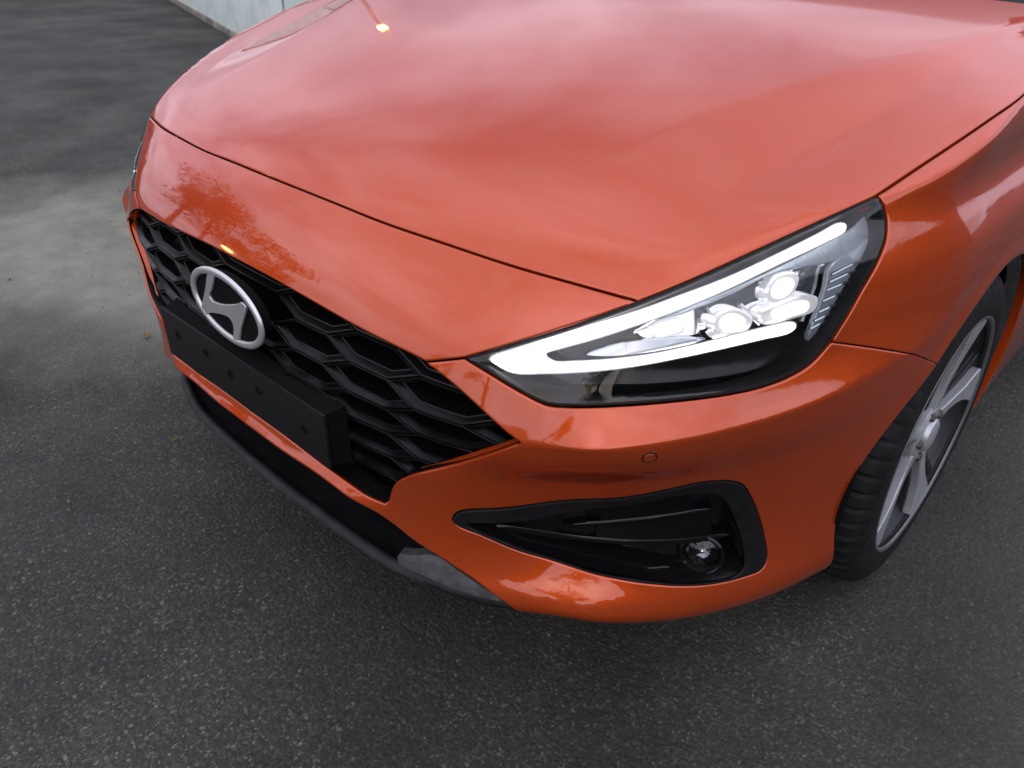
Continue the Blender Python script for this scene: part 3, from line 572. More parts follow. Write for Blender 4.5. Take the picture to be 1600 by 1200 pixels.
def panel(name, outer, holes, m, parent, gap=.002, flange=.014, step=.012, depth=0., roll=.0028, extra=None):
    "a panel of the body skin: outline and holes are curves on the skin; rolled edges and a flange turned inwards"
    O = to_uv(outer); O = O if area2(O) > 0 else O[::-1]
    Hs = [to_uv(h) for h in holes]; Hs = [h[::-1] if area2(h) > 0 else h for h in Hs]
    L0 = [offset(l, gap) for l in [O] + Hs]; L1 = [offset(l, gap + roll) for l in [O] + Hs]
    lo = L0[0].min(0); hi = L0[0].max(0)
    gx, gy = np.meshgrid(np.arange(lo[0], hi[0], step), np.arange(lo[1], hi[1], step)); gx = gx + (np.arange(gx.shape[0]) % 2)[:, None] * step * .5
    pts = np.stack([gx.ravel(), gy.ravel()], 1)
    if extra is not None: pts = np.vstack([pts, extra])
    ok = inside(pts, L1[0])
    for h in L1[1:]: ok &= ~inside(pts, h)
    pts = pts[ok]; pts = pts[mind(pts, np.vstack(L1)) > step * .45]
    V2, T, orig = cdt(L0 + L1, pts)
    cen = V2[T].mean(1); ok = inside(cen, L0[0])
    for h in L0[1:]: ok &= ~inside(cen, h)
    T = T[ok]
    X = surf(V2, depth); Nn = grad(X)
    n0 = sum(len(l) for l in L0)
    tin = {}
    for vi, o in enumerate(orig):
        for s in o:
            tin[s] = vi
    # boundary loops
    loops = []; k = 0; k1 = n0
    Nv = Nn.copy(); Xv = X.copy()
    extraV = []; extraN = []; F = []
    base = len(X)
    for l in L0:
        n = len(l)
        idx = np.array([tin.get(k + i, -1) for i in range(n)]); idx1 = np.array([tin.get(k1 + i, -1) for i in range(n)])
        good = (idx >= 0) & (idx1 >= 0)
        idx = idx[good]; idx1 = idx1[good]; n = len(idx)
        t = X[idx] - X[idx1]; t = t - (t * Nn[idx]).sum(1)[:, None] * Nn[idx]; t = t / np.maximum(np.linalg.norm(t, axis=1), 1e-9)[:, None]
        Xv[idx] = X[idx] - Nn[idx] * .0010; nn = Nn[idx] + .9 * t; Nv[idx] = nn / np.linalg.norm(nn, axis=1)[:, None]
        b0 = base + len(extraV)
        for i in range(n): extraV.append(Xv[idx[i]]); extraN.append(t[i])
        for i in range(n): extraV.append(Xv[idx[i]] - Nn[idx[i]] * flange); extraN.append(t[i])
        for i in range(n):
            j = (i + 1) % n; F.append((b0 + i, b0 + n + i, b0 + n + j, b0 + j))
        k += len(l); k1 += len(l)
    fn = np.cross(Xv[T[:, 1]] - Xv[T[:, 0]], Xv[T[:, 2]] - Xv[T[:, 0]]); fl = (fn * Nn[T[:, 0]]).sum(1) < 0; T[fl] = T[fl][:, ::-1]
    V = np.vstack([Xv, np.array(extraV)]); NN = np.vstack([Nv, np.array(extraN)])
    # flange orientation
    F2 = []
    for f in F:
        a, b, c = V[f[0]], V[f[1]], V[f[3]]
        F2.append(f if np.dot(np.cross(b - a, c - a), NN[f[0]]) > 0 else f[::-1])
    return mesh_obj(name, V, [tuple(t) for t in T] + F2, m, parent, NN)
def mirror_obj(o, name=None, parent=None):
    me = o.data.copy(); n = len(me.loops); nr = np.zeros(len(me.corner_normals) * 3, 'f'); me.corner_normals.foreach_get('vector', nr); nr = nr.reshape(-1, 3)
    V = np.zeros(len(me.vertices) * 3, 'f'); me.vertices.foreach_get('co', V); V = V.reshape(-1, 3) * (-1, 1, 1)
    F = []; ln = []
    for p in me.polygons:
        li = list(p.loop_indices); F.append([me.loops[l].vertex_index for l in li][::-1]); ln += [nr[l] * (-1, 1, 1) for l in li[::-1]]
    m2 = bpy.data.meshes.new(name or o.name.split('.')[0]); m2.from_pydata([tuple(v) for v in V.tolist()], [], F)
    for mm in o.data.materials: m2.materials.append(mm)
    m2.polygons.foreach_set('use_smooth', [True] * len(m2.polygons)); m2.update()
    m2.normals_split_custom_set([tuple(map(float, v)) for v in ln])
    c = bpy.data.objects.new(name or o.name.split('.')[0], m2); COL.objects.link(c); c.parent = parent
    return c
def mirror_tree(o, parent):
    "the same part on the other side of the car"
    if o.type == 'EMPTY': c = empty(o.name.split('.')[0], parent=parent); c.location = o.location; c.location.x *= -1
    else: c = mirror_obj(o, None, parent); c.location = o.location; c.location.x *= -1
    for ch in list(o.children): mirror_tree(ch, c)
    return c
def plate(name, P, thick, m, parent, smooth_step=.006, bulge=0., closed=True, bev=.0012, dirn=None):
    "a solid plate with a traced 3D outline: front face follows the outline, thickness goes into the car"
    P = resample(P, smooth_step, True) if smooth_step else np.asarray(P, float)
    c = P.mean(0); u, s, vt = np.linalg.svd(P - c); ex, ey, ez = vt
    nrm = grad(c[None])[0] if dirn is None else np.asarray(dirn, float)
    if ez @ nrm < 0: ez = -ez
    q = np.stack([(P - c) @ ex, (P - c) @ ey], 1); h = (P - c) @ ez
    if area2(q) < 0: q = q[::-1]; h = h[::-1]; P = P[::-1]
    A = np.stack([q[:, 0] ** 2, q[:, 0] * q[:, 1], q[:, 1] ** 2, q[:, 0], q[:, 1], np.ones(len(q))], 1); co = np.linalg.lstsq(A, h, rcond=None)[0]
    def hh(p):
        w = 1 / (((p[:, None] - q[None]) ** 2).sum(2) + 1e-7) ** 1.5
        return (w * h[None]).sum(1) / w.sum(1)
    q1 = offset(q, bev)
    V2, T, orig = cdt([q, q1], np.zeros((0, 2)))
    cen = V2[T].mean(1); T = T[inside(cen, q)]
    ins = inside(V2, offset(q, bev * .5))
    H = hh(V2) - np.where(ins, 0, bev)
    X = c + V2[:, :1] * ex + V2[:, 1:] * ey + H[:, None] * ez
    fn = np.cross(X[T[:, 1]] - X[T[:, 0]], X[T[:, 2]] - X[T[:, 0]]); fl = (fn @ ez) < 0; T[fl] = T[fl][:, ::-1]
    n = len(q); tin = {}
    for vi, o in enumerate(orig):
        for s_ in o: tin[s_] = vi
    idx = [tin[i] for i in range(n) if i in tin]; n = len(idx); b = len(X)
    V = np.vstack([X, X[idx] - ez * thick]); F = [tuple(t) for t in T] + [(idx[i], b + i, b + (i + 1) % n, idx[(i + 1) % n]) for i in range(n)]
    o = mesh_obj(name, V, F, m, parent); auto_smooth(o, 40)
    return o
# ---------------------------------------------------------------- the car
A_ = {k: np.array(v) for k, v in D.items()}
car = empty('orange_hatchback', (0, 0, 0))
tag(car, 'glossy orange hatchback parked nose-first with its headlight lit', 'car')
st = .007
shut = resample(A_['shut'], st); hlt = A_['hl_top']; i_mid = 3
hl_in = resample(hlt[:i_mid + 1], st); hl_out = resample(hlt[i_mid:], st)
shut[-1] = hl_out[0]
hl_low = A_['hl_low'].copy(); hl_low[-1] = hlt[0]
j_seam = 7
low_f = resample(hl_low[:j_seam + 1], st); low_b = np.vstack([resample(hl_low[j_seam:15], st), resample(hl_low[14:], st)[1:]])
gt = A_['gr_top']; seam_in = A_['seam_in'][0]
kk = np.searchsorted(gt[:, 0], seam_in[0])
gt_a = resample(np.vstack([gt[:kk], seam_in]), st); gt_b = resample(np.vstack([seam_in, gt[kk:]]), st)
gs = resample(A_['gr_side'], st); gt_b[-1] = gs[0]
stt = resample(np.vstack([A_['strip_top']]), st); stb = resample(A_['strip_bot'], st)
seam_px = A_['seam']
# wheel opening: circle on the flank
WY, WZ, AR = .905, .322, .346
an = np.radians(np.arange(-28, 211, 1.4))      # measured from +y (rear) over the top to the front
arch = flank(WY + AR * np.cos(an), WZ + AR * np.sin(an))
a_seam = np.argmin(np.linalg.norm(arch[:, 1:] - seam_px[-1, 1:], axis=1))
arch_rear, arch_front = arch[:a_seam + 1], arch[a_seam:]
arch_front = arch_front[arch_front[:, 2] > .205]
seam = resample(np.vstack([low_f[-1:], seam_px[1:-1], arch[a_seam][None]]), st)
xs = np.linspace(stb[-1, 0] + .012, .765, 40)
bot1 = on_side(xs, np.interp(xs, [.54, .57, .65, .77], [.222, .208, .204, .202]))
ys = np.linspace(bot1[-1, 1] + .01, arch_front[-1, 1] - .012, 26); bot2 = flank(ys, np.full(26, .202))
bumper_path = join(gt_b[::-1], resample(np.vstack([seam_in, hlt[0]]), st), low_b[::-1], seam, arch_front, bot2[::-1], bot1[::-1], stb[::-1])
inner = join(stt[::-1], gs[::-1]) if False else join(gs, stt)
right = join(inner[::-1], gt_b[::-1], resample(np.vstack([seam_in, hlt[0]]), st), low_b[::-1], seam, arch_front, bot2[::-1], bot1[::-1], stb[::-1])
left = mir(right)[::-1]
bump_out = join(right, left)
crx = np.linspace(.56, .845, 110)
def crease_pts(dzs=(-.008, -.004, -.002, 0, .002, .004, .008)):
    o = []
    for dz in dzs: o.append(on_side(crx, zcrease(crx) + dz))
    P = np.vstack(o); P = P[np.abs(G(P)) < 5e-4]
    P = P[np.linalg.norm(surf(to_uv(P)) - P, axis=1) < .002]
    return to_uv(np.vstack([P, mir(P)]))
fog = resample(A_['fog'], st, True)
bumper = panel('front_bumper', bump_out, [fog, mir(fog)], M['paint'], car, gap=.0012, flange=.016, step=.011, extra=crease_pts())
nose_r = join(shut, hl_in[::-1], resample(np.vstack([hlt[0], seam_in]), st), gt_a[::-1])
nose = join(nose_r, mir(nose_r)[::-1])
panel('nose_panel', nose, [], M['paint'], car, gap=.0015, flange=.016, step=.013)
he = A_['hood_edge']; he[0] = hl_out[-1]
he_pts = np.vstack([he, on_hood([.842, .838, .80], [1.05, 1.22, 1.335])])
rear = on_hood([.80, .72, .60, .40, .2, 0], [1.335, 1.300, 1.255, 1.20, 1.175, 1.165])
hed = resample(he_pts, .012); rear = resample(rear, .012); rear[0] = hed[-1]; rear[-1, 0] = 0
hood_r = join(shut, hl_out, hed, rear); hood = join(hood_r, mir(hood_r)[::-1])
panel('hood', hood, [], M['paint'], car, gap=.0016, flange=.02, step=.015)
fe = join(hl_low[:1], low_f, seam, arch_rear[::-1], flank([arch_rear[0, 1] + .02, 1.30, 1.42, 1.485], [.19, .19, .19, .19]),
          flank(np.full(22, 1.488), np.linspace(.21, .84, 22)), on_hood([.885, .865, .85], [1.488, 1.47, 1.40]), hed[::-1][2:])
fender = panel('fender', fe, [], M['paint'], car, gap=.0012, flange=.016, step=.0075)
mirror_obj(fender, 'fender', car)
# ring of the parking sensor
def ring_on(p, n, r0, r1, h, m, name, parent):
    n = Vector(n); q = n.to_track_quat('X', 'Z').to_matrix()
    bm = lathe_bm([(0, r0), (h, r0), (h, r1), (0, r1)], 32); bm.transform(q.to_4x4()); return bm_obj(name, bm, m, parent, loc=p)
sp0 = A_['sensor'][0]; sn = grad(sp0[None])[0]
def sensor(sx):
    p = sp0 * (sx, 1, 1); n = sn * (sx, 1, 1)
    q = Vector(n).to_track_quat('X', 'Z').to_matrix().to_4x4()
    bm = lathe_bm([(.0012, 0), (.0012, .0078), (.0006, .0082), (-.003, .0082)], 28); bm.transform(q); o = bm_obj('parking_sensor', bm, M['paint'], car, loc=p)
    bm = lathe_bm([(-.001, .0084), (.0009, .0086), (.0009, .0098), (-.001, .0104)], 28); bm.transform(q); bm_obj('sensor_ring', bm, M['satin_black'], o)
sensor(1); sensor(-1)

# ---- cavity behind the openings, arch liners
V, F = [], []
def sheet(name, rows, m, parent=car):
    n = len(rows[0]); V = np.vstack(rows); F = [(i * n + j, i * n + j + 1, (i + 1) * n + j + 1, (i + 1) * n + j) for i in range(len(rows) - 1) for j in range(n - 1)]
    return mesh_obj(name, V, F, m, parent)
xg = np.linspace(-.60, .60, 33)
sheet('radiator_backing', [np.stack([xg, .15 + planP(np.abs(xg)), np.full(33, z)], 1) for z in (.24, .35, .5, .6)], M['void'])
def liner(sx):
    rows = []
    for x in (.60, .70, .80, .862):
        a = np.radians(np.linspace(-6, 182, 60)); r = .352
        rows.append(np.stack([np.full(60, x * sx), WY + r * np.cos(a), WZ + r * np.sin(a)], 1))
    sheet('arch_liner', rows, M['void'])
liner(1); liner(-1)
bm_obj('underbody', box_bm(1.3, 3.6, .25, .02, (0, 2.2, .33)), M['void'], car)
bm_obj('engine_bay', box_bm(1.1, .85, .3, .02, (0, .78, .50)), M['void'], car)

# ---- grille: honeycomb of chamfered hexagonal cells
grille = empty('grille', (0, .07, .5), car)
def grY(x, z):
    x = np.atleast_1d(np.asarray(x, float)); z = np.atleast_1d(np.asarray(z, float))
    return on_side(np.abs(x), z + 0 * x)[:, 1] + .020
mids = [-.646, -.511, -.376, -.241, -.106, .106, .241, .376, .511, .646]; CH = .0452; AMP = .056
gout = join(gt_a, gt_b, inner); gout2 = join(gout, mir(gout)[::-1])
gpoly = gout2[:, [0, 2]]; gpoly = gpoly if area2(gpoly) > 0 else gpoly[::-1]
gpoly = offset(gpoly, -.012)
def clip_poly(sub, x0):  # unused side guard
    return sub
def cell_geo(cx0, cx1, cz, par):
    s = AMP / 2
    return [(cx0 - s, cz), (cx0 + s, cz + CH / 2), (cx1 - s, cz + CH / 2), (cx1 + s, cz), (cx1 - s, cz - CH / 2), (cx0 + s, cz - CH / 2)]
def sub(P, n=3):
    out = []
    for a, b in zip(P, P[1:] + P[:1]):
        for k in range(n): out.append((a[0] + (b[0] - a[0]) * k / n, a[1] + (b[1] - a[1]) * k / n))
    return np.array(out)
ncell = 0
for ci, (m0, m1) in enumerate(zip(mids, mids[1:])):
    par = ci % 2
    for r in range(-6, 9):
        cz = .50 + (r + (.5 if par else 0)) * CH
        hx = sub(cell_geo(m0, m1, cz, par), 4)
        c = hx.mean(0)
        if inside(hx, gpoly).mean() < .34: continue
        if abs(c[0]) > .6 or abs(c[0]) < .02 and abs(c[1] - .578) < .03: continue
        O = offset(hx if area2(hx) > 0 else hx[::-1], .0006); rings = []
        for ins_, dep in ((.0, .002), (.001, .0), (.0030, .0004), (.0070, .009), (.0086, .0094), (.0100, .036)):
            q = offset(O, ins_); rings.append(np.stack([q[:, 0], grY(q[:, 0], q[:, 1]) + dep, q[:, 1]], 1))
        n = len(O); Vv = np.vstack(rings) - (0, .07, .5)
        Ff = [(i * n + j, i * n + (j + 1) % n, (i + 1) * n + (j + 1) % n, (i + 1) * n + j) for i in range(5) for j in range(n)]
        Ff = [f[::-1] for f in Ff]
        o = mesh_obj('grille_cell', Vv, Ff, M['mesh_black'], grille); auto_smooth(o, 24); ncell += 1
# rim of the opening
gi = gout2
c_in = np.stack([gi[:, 0] * .985, grY(gi[:, 0] * .985, gi[:, 2]) + .012, .5 + (gi[:, 2] - .5) * .97], 1)
Nn_ = grad(gi); front_ = gi - Nn_ * .004
n = len(gi)
o = mesh_obj('grille_rim', np.vstack([front_, c_in]) - (0, .07, .5), [(i, (i + 1) % n, n + (i + 1) % n, n + i) for i in range(n)], M['gloss_black'], grille)

# ---- number plate bracket
pb = empty('plate_bracket', (0, .017, .4405), car)
def bracket():
    w, h, d = .52, .099, .038
    bm = box_bm(w, .006, h, .0015, (0, .003, 0)); bm_obj('front_plate', bm, M['satin_black'], pb)
    bm = bmesh.new()
    f = [(-w / 2 + .003, .0062, h / 2 - .002), (w / 2 - .003, .0062, h / 2 - .002), (w / 2 - .003, .0062, -h / 2 + .002), (-w / 2 + .003, .0062, -h / 2 + .002)]
    b = [(-w / 2 - .006, d, h / 2 + .004), (w / 2 + .006, d, h / 2 + .004), (w / 2 + .006, d, -h / 2 - .002), (-w / 2 - .006, d, -h / 2 - .002)]
    a_ = [bm.verts.new(p) for p in f]; b_ = [bm.verts.new(p) for p in b]
    for i in range(4): bm.faces.new((a_[i], a_[(i + 1) % 4], b_[(i + 1) % 4], b_[i]))
    bm_obj('side_skirt', bm, M['void'], pb)
    for x, z in ((-.205, .010), (-.10, .014), (-.021, .004), (.071, .011), (.199, -.004)):
        bm = lathe_bm([(-.0004, .0085), (.0008, .0075), (.0008, .0055), (-.0003, .0050), (-.0003, 0)], 20); bm.transform(Matrix.Rotation(-math.pi / 2, 4, 'Z') @ Matrix.Identity(4)); bm_obj('screw_boss', bm, M['void'], pb, loc=(x, -.0006, z))
bracket()

# ---- oval emblem
em = empty('oval_emblem', (0, .020, .577), car)
def emblem():
    a, b, w = .112, .0635, .0135; n = 72; bm = bmesh.new(); prof = [(0, .004), (0, .001), (.25, -.0012), (.75, -.0012), (1, .001), (1, .004)]
    rings = []
    for t, y in prof: rings.append([bm.verts.new(((a - w * t) * math.cos(k * 2 * math.pi / n), y, (b - w * .92 * t) * math.sin(k * 2 * math.pi / n))) for k in range(n)])
    for A, B in zip(rings, rings[1:]):
        for k in range(n): bm.faces.new((A[k], A[(k + 1) % n], B[(k + 1) % n], B[k]))
    bm_obj('oval_ring', bm, M['emblem'], em, 60)
    H = [(-.037, .049), (-.018, .0525), (-.033, .024), (-.047, .006), (-.040, -.0005), (-.025, .0005), (.003, .007), (.044, .0225), (.062, .031), (.072, .0265), (.060, .004), (.042, -.023), (.027, -.049), (.010, -.0525), (.016, -.036), (.018, -.024), (.012, -.0155), (-.004, -.0155), (-.034, -.022), (-.062, -.031), (-.077, -.041), (-.087, -.032), (-.072, -.006), (-.054, .022)]
    P = np.array([(x, -.0005, z) for x, z in H]); plate('slanted_letter', P, .003, M['emblem'], em, .003, bev=.0009, dirn=(0, -1, 0))
    bm = bmesh.new(); vv = [bm.verts.new(((a - .010) * math.cos(k * 2 * math.pi / n), .0038, (b - .010) * math.sin(k * 2 * math.pi / n))) for k in range(n)]; bm.faces.new(vv)
    r = bmesh.ops.extrude_face_region(bm, geom=list(bm.faces)); bmesh.ops.translate(bm, verts=[v for v in r['geom'] if isinstance(v, bmesh.types.BMVert)], vec=(0, .02, 0))
    bm_obj('backing_disc', bm, M['void'], em)
emblem()

# ---- headlight
hl = empty('headlight', (0, 0, 0), car)
hl_poly = join(hl_in, hl_out, low_f, low_b)
panel('lens', hl_poly, [], M['lens'], hl, gap=.0022, flange=.010, step=.012, depth=.001)
def skin_ring(name, poly, g0, g1, depth, m, parent, wall=.0):
    "a band of the skin along the inside of an outline, set back by depth"
    O = to_uv(poly); O = O if area2(O) > 0 else O[::-1]
    a = offset(O, g0); b = offset(O, (g0 + g1) / 2); c = offset(O, g1)
    rows = [surf(a, depth), surf(b, depth), surf(c, depth + .001)]
    if wall: q = surf(c, depth); rows.append(q - grad(q) * wall)
    n = len(O); V = np.vstack(rows); F = [(i * n + j, i * n + (j + 1) % n, (i + 1) * n + (j + 1) % n, (i + 1) * n + j) for i in range(len(rows) - 1) for j in range(n)]
    o = mesh_obj(name, V, F, m, parent); auto_smooth(o, 40); return o
skin_ring('lens_seal', hl_poly, .0005, .0055, .004, M['satin_black'], hl, .05)
hb = offset(to_uv(hl_poly) if area2(to_uv(hl_poly)) > 0 else to_uv(hl_poly)[::-1], .001)
panel('lamp_housing', surf(hb), [], M['gloss_black'], hl, gap=.001, flange=.002, step=.02, depth=.058)
q1 = to_uv(A_['drl']); q1 = q1 if area2(q1) > 0 else q1[::-1]
drl = plate('light_guide', surf(offset(q1, .0009), .013), .006, M['drl'], hl, .005)
dn = grad(A_['drl'])
P_ = A_['drl'] - dn * .004; q2 = to_uv(P_); q2o = offset(q2 if area2(q2) > 0 else q2[::-1], -.0020); plate('light_guide_glow', surf(q2o, .017), .006, M['drl_glow'], hl, .005)  # wider rim behind the guide, added as its glow
plate('upper_reflector', A_['trim_up'], .008, M['trim_sky'], hl, .006)
ts = plate('side_reflection_plate', A_['trim_side'], .006, M['trim_sky'], hl, .006)  # plate stands in for sky and hall mirrored in the lens
for i in range(7):                                    # bars standing in for the ribbed wall mirrored in the lens
    P = A_['rib%d' % i]; bm_obj('reflection_rib', tube_bm(list(resample(P, .006)), .0020, 6), M['smoke_chrome'], hl)
for k in ('cup1', 'cup2', 'cup3', 'cup4'): plate('reflector_cup', A_[k], .02, M['chrome'], hl, .006, bev=.004)
for k in ('m1', 'm2', 'm3', 'm4'):
    P = A_[k]; c = P.mean(0); nn = grad(c[None])[0]
    plate('lamp_bowl', c + (P - c) * .94, .016, M['led_body'], hl, .004, bev=.003)
    plate('led_module', c + (P - c) * .58 + nn * .004, .006, M['led'], hl, .004, bev=.002)
plate('trim_shelf', A_['shelf'], .012, M['smoke_chrome'], hl, .006)
mirror_tree(hl, car)

# ---- fog lamp pocket
fg = empty('fog_pocket', (0, 0, 0), car)
fin = resample(A_['fog_in'], .007, True)
def frame_between(name, outer, inner_, m, parent):
    panel(name, outer, [inner_], m, parent, gap=.0012, flange=.03, step=.02, depth=-.002, roll=.003)
frame_between('pocket_frame', fog, fin, M['satin_black'], fg)
panel('pocket_back', fog, [], M['gloss_black'], fg, gap=.004, flange=.002, step=.02, depth=.045)
O_ = to_uv(fin); O_ = O_ if area2(O_) > 0 else O_[::-1]
r0 = surf(O_, .002); r1 = surf(offset(O_, .006), .044); n = len(O_)
mesh_obj('pocket_wall', np.vstack([r0, r1]), [(i, (i + 1) % n, n + (i + 1) % n, n + i) for i in range(n)], M['gloss_black'], fg)
def blade(name, P, h, m, parent, back=.03):
    P = resample(P, .01); nn = grad(P); rows = []
    L = np.linspace(0, 1, len(P)); hh = h * np.clip(np.minimum(L / .15, (1 - L) / .08), .15, 1)[:, None]; up = np.array([0, 0, 1.])
    rows = [P - nn * back + up * hh * .9, P - nn * .002 + up * hh, P + up * hh * .35, P - up * hh * .35, P - nn * .002 - up * hh, P - nn * back - up * hh * 1.2]
    V = np.vstack(rows); n = len(P); F = [(i * n + j, i * n + j + 1, (i + 1) * n + j + 1, (i + 1) * n + j) for i in range(5) for j in range(n - 1)]
    o = mesh_obj(name, V, F, m, parent); auto_smooth(o, 50); return o
blade('pocket_blade', A_['fog_r1'], .0055, M['gloss_black'], fg)
blade('pocket_blade', A_['fog_r2'], .004, M['gloss_black'], fg, .02)
blade('pocket_blade', A_['fog_r3'], .004, M['gloss_black'], fg)
def foglamp():
    p = A_['fog_lamp'][0]; n = Vector((.42, -.88, .22)).normalized(); q = n.to_track_quat('X', 'Z').to_matrix().to_4x4()
    parts = (('bezel', [(-.03, .034), (.004, .034), (.006, .031), (.002, .026), (-.02, .024)], 'gloss_black'), ('reflector', [(-.004, .0255), (-.012, .019), (-.018, .010), (-.020, 0)], 'dark_chrome'), ('bulb', [(-.016, .004), (-.008, .004), (-.006, .003), (-.005, 0)], 'chrome'), ('lens', [(-.002, .0255), (.002, .018), (.004, .008), (.0045, 0)], 'lens'))
    root = None
    for nm, pf, mm in parts:
        bm = lathe_bm(pf, 36); bm.transform(q); o = bm_obj({'bezel': 'fog_lamp', 'reflector': 'fog_reflector', 'bulb': 'fog_bulb', 'lens': 'fog_lens'}[nm], bm, M[mm], fg, 50, loc=p)
foglamp()
mirror_tree(fg, car)

# ---- lower intake and lip
xl = np.linspace(-.535, .535, 61); ax_ = np.abs(xl)
yl = np.interp(ax_, [0, .13, .25, .325, .386, .446, .497, .535], [.046, .050, .055, .062, .076, .095, .118, .142])
def lip():
    zb, zt = np.full(61, .183), np.interp(ax_, [0, .3, .36, .42, .5, .535], [.208, .207, .207, .210, .212, .210])
    rows = [np.stack([xl, yl + .022, zt - .018], 1), np.stack([xl, yl + .019, zt - .003], 1), np.stack([xl, yl + .012, zt], 1), np.stack([xl, yl + .002, zt - .005], 1), np.stack([xl, yl, zt - .013], 1), np.stack([xl, yl + .002, zb + .012], 1), np.stack([xl, yl + .010, zb], 1), np.stack([xl, yl + .2, zb - .005], 1)]
    o = sheet('lower_lip', rows, M['rough_black']); auto_smooth(o, 60)
lip()
# intake mouth between strip and lip
rows = [np.stack([xl, .03 + planP(ax_) + .02, np.interp(ax_, [0, .3, .43, .54], [.33, .318, .288, .232])], 1), np.stack([xl, .16 + planP(ax_), np.interp(ax_, [0, .3, .43, .54], [.33, .318, .288, .24])], 1), np.stack([xl, .17 + planP(ax_), np.full(61, .2)], 1)]
sheet('lower_intake', rows, M['void'])
for sx in (1,):
    P = A_['dif'] * (sx, 1, 1) + (0, 0 if sx > 0 else .016, 0); o = plate('lip_corner', P if sx > 0 else P[::-1], .02, M['grey_plastic'] if sx > 0 else M['rough_black'], car, .006, dirn=(.3 * sx, -.8, .2))

# ---- wheel
def wheel_proto():
    root = empty('wheel', (0, 0, 0), car)
    bm = bmesh.new(); n = 300; R0, W = .318, .205
    prof = [(-.004, .222), (.003, .236), (.006, .255), (.002, .285), (-.006, .300), (-.014, .308), (-.020, .3115), (-.040, .3165), (-.048, .317), (-.050, .309), (-.058, .309), (-.060, .3178), (-.095, .318), (-.097, .309), (-.106, .309), (-.108, .318), (-.143, .3178), (-.145, .309), (-.153, .309), (-.155, .317), (-.19, .310), (-.205, .295), (-.209, .26), (-.2, .222)]
    rings = []
    for pi, (a, r) in enumerate(prof):
        ring = []
        for k in range(n):
            th = 2 * math.pi * k / n; rr = r; aa = a
            if 4 <= pi <= 8 and k % 5 == 0: rr = r - .0055
            if 11 <= pi <= 12 and (k + 2) % 10 == 0: rr = r - .004
            if 15 <= pi <= 16 and k % 10 == 0: rr = r - .004
            ring.append(bm.verts.new((aa, rr * math.cos(th), rr * math.sin(th))))
        rings.append(ring)
    for A, B in zip(rings, rings[1:]):
        for k in range(n): bm.faces.new((A[k], A[(k + 1) % n], B[(k + 1) % n], B[k]))
    bm_obj('tyre', bm, M['rubber'], root, 22)
    rim = bm_obj('rim', lathe_bm([(-.006, .2275), (.002, .2295), (.0045, .233), (.004, .2365), (-.003, .238), (-.006, .232)], 96), M['rim_lip'], root, 50)
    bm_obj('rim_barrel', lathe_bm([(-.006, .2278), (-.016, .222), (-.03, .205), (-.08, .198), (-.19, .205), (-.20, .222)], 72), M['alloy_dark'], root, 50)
    # five wide blades, each with a dark flank and a thin side rib
    def spoke(pts, x_of_r, thick, m, name, bev=.002):
        P = np.array([(x_of_r(math.hypot(a, b)), a, b) for a, b in pts]); return plate(name, P, thick, m, root, .006, bev=bev, dirn=(1, 0, 0))
    xo = lambda r: float(np.interp(r, [.03, .08, .15, .215, .235], [-.014, -.013, -.006, .000, .001]))
    for k in range(5):
        t = math.radians(84 + 72 * k); c, s = math.cos(t), math.sin(t)
        rot = lambda a, b: (a * c - b * s, a * s + b * c)
        main = [rot(*p) for p in ((.042, -.016), (.10, -.017), (.155, -.030), (.200, -.058), (.215, -.070), (.228, -.040), (.231, -.002), (.222, .010), (.16, .004), (.10, .007), (.042, .014))]
        spoke(main, xo, .020, M['alloy'], 'spoke_blade')
        side = [rot(*p) for p in ((.05, .018), (.11, .020), (.165, .028), (.224, .034), (.220, .050), (.165, .040), (.11, .031), (.05, .026))]
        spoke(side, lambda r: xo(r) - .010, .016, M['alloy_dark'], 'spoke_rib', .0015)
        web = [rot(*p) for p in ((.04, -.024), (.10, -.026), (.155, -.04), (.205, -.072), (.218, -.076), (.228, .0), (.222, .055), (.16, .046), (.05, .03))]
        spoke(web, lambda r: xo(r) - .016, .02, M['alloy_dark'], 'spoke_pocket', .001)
    hub = bm_obj('hub', lathe_bm([(-.06, .062), (-.018, .060), (-.012, .052), (-.012, .034), (-.010, .033), (-.004, .031), (-.001, .026), (.0005, .012), (.001, 0)], 48), M['alloy'], root, 30)
    for k in range(5):
        t = 2 * math.pi * (k + .5) / 5; bm_obj('wheel_bolt', lathe_bm([(-.02, .009), (-.008, .0085), (-.006, .0065), (-.006, 0)], 6), M['steel'], root, 20, loc=(0, .046 * math.cos(t), .046 * math.sin(t)))
    bm_obj('brake_disc', lathe_bm([(-.075, 0), (-.075, .05), (-.085, .06), (-.085, .145), (-.107, .145), (-.107, 0)], 64), M['steel'], root, 30)
    bm_obj('brake_caliper', box_bm(.09, .06, .15, .01, (-.09, .125, .03)), M['steel'], root)
    return root
w0 = wheel_proto(); w0.location = (.886, WY, .3185)
for x, y, rz in ((-.886, WY, math.pi), (.886, WY + 2.65, 0), (-.886, WY + 2.65, math.pi)):
    c = copy_tree(w0, car); c.location = (x, y, .3185); c.rotation_euler = (0, 0, rz)
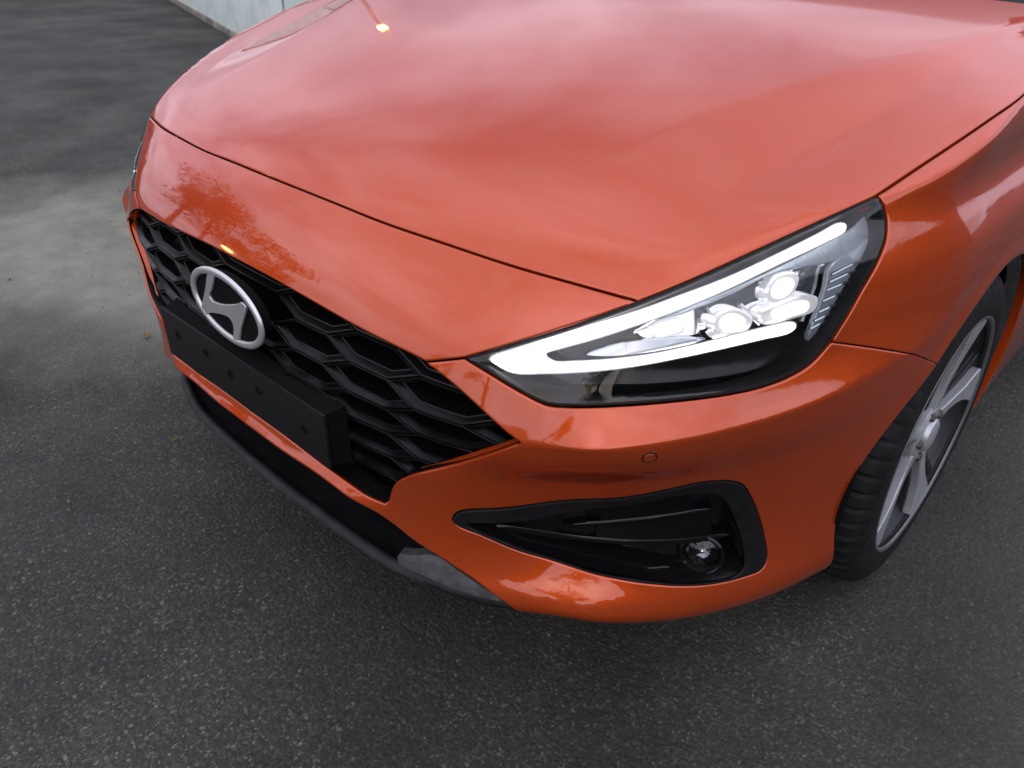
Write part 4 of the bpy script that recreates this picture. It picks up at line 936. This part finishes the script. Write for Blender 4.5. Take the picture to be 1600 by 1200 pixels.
# ---- rear of the body: cowl, windscreen, doors, roof
def rear_body():
    xh = np.linspace(-.80, .80, 41); yr = np.interp(np.abs(xh), [0, .2, .4, .6, .72, .80], [1.165, 1.175, 1.20, 1.255, 1.30, 1.335])
    zr = on_hood(np.abs(xh), yr)[:, 2]
    sheet('cowl', [np.stack([xh, yr - .01, zr - .03], 1), np.stack([xh, yr + .03, zr - .026], 1), np.stack([xh, yr + .11, zr - .005], 1)], M['satin_black'])
    rows = []
    for t in np.linspace(0, 1, 12):
        y = yr + .09 + t * (.86 - .12 * (np.abs(xh) / .8) ** 2); w = 1 - .27 * t ** 1.2; z = zr - .01 + .445 * (1 - (1 - t) ** 1.08) * (1 - .02 * (np.abs(xh) / .8) ** 2)
        rows.append(np.stack([xh * w, y, z], 1))
    sheet('windscreen', rows, M['glass']); top = rows[-1]
    for sx in (1, -1):
        e = np.array([r[-1] if sx > 0 else r[0] for r in rows]); t = np.linspace(0, 1, len(e))[:, None]
        f = np.array([[sx * .858, 1.40, .945]]) * (1 - t) + np.array([[sx * .592, 1.99, 1.385]]) * t
        sheet('windscreen_pillar', [e, (e + f) / 2 + (sx * .012, -.004, .012), f], M['paint'])
    bm_obj('dashboard', box_bm(1.36, .5, .12, .03, (0, 1.72, .93)), M['satin_black'], car)
    # roof
    rr = [top]
    for y, w, z in ((2.3, 1.0, 1.452), (2.8, .99, 1.455), (3.3, .96, 1.44), (3.85, .9, 1.40)): rr.append(np.stack([top[:, 0] * w, np.full(41, y), z - .045 * (top[:, 0] / .58) ** 2], 1))
    sheet('roof', rr, M['paint'])
    sheet('rear_window', [rr[-1], np.stack([rr[-1][:, 0] * 1.1, np.full(41, 4.12), np.full(41, 1.18)], 1), np.stack([rr[-1][:, 0] * 1.28, np.full(41, 4.24), np.full(41, .97)], 1)], M['glass'])
    zs = np.array([.19, .26, .35, .5, .62, .75, .85, .92, .965])
    def side(y0, y1, name, m, sx):
        rows = []
        for y in np.linspace(y0, y1, 14):
            tp = np.interp(y, [1.4, 2.9, 3.7, 4.2, 4.34], [0, 0, .02, .09, .20]); x = flank(np.minimum(np.full(9, y), 1.5), zs * .985)[:, 0]
            rows.append(np.stack([sx * (x - tp), np.full(9, y), zs + .02 * (y - 1.5) / 2.7 * (zs > .8)], 1))
        if name == 'quarter_panel':
            cut = []
            V = np.vstack(rows); F = [(i * 9 + j, i * 9 + j + 1, i * 9 + j + 10, i * 9 + j + 9) for i in range(13) for j in range(8)]
            F = [f for f in F if np.hypot(V[list(f)].mean(0)[1] - 3.555, V[list(f)].mean(0)[2] - .32) > .34]
            return mesh_obj(name, V, F, m, car)
        return sheet(name, rows, m)
    for sx in (1, -1):
        side(1.491, 2.52, 'front_door', M['paint'], sx); side(2.526, 3.2, 'rear_door', M['paint'], sx); side(3.206, 4.30, 'quarter_panel', M['paint'], sx)
        yb = np.linspace(1.45, 4.1, 20); rt = np.vstack(rr)
        xt = .58; low = np.stack([sx * (.845 - np.interp(yb, [2.9, 4.2], [0, .1])), yb, .955 + .02 * (yb - 1.5) / 2.7], 1)
        yt = np.clip(yb + .35, 1.95, 3.85); hi = np.stack([sx * np.interp(yt, [1.95, 2.8, 3.85], [.585, .58, .52]), yt, np.interp(yt, [1.95, 2.3, 2.8, 3.3, 3.85], [1.375, 1.405, 1.408, 1.395, 1.355])], 1)
        sheet('side_window', [low, (low + hi) / 2 + (sx * .02, 0, 0), hi], M['glass'])
    sheet('tailgate', [np.stack([xh * .92, np.full(41, y) - .10 * (np.abs(xh) / .8) ** 4, np.full(41, z)], 1) for y, z in ((4.24, .97), (4.31, .8), (4.34, .5), (4.30, .22))], M['paint'])
rear_body()
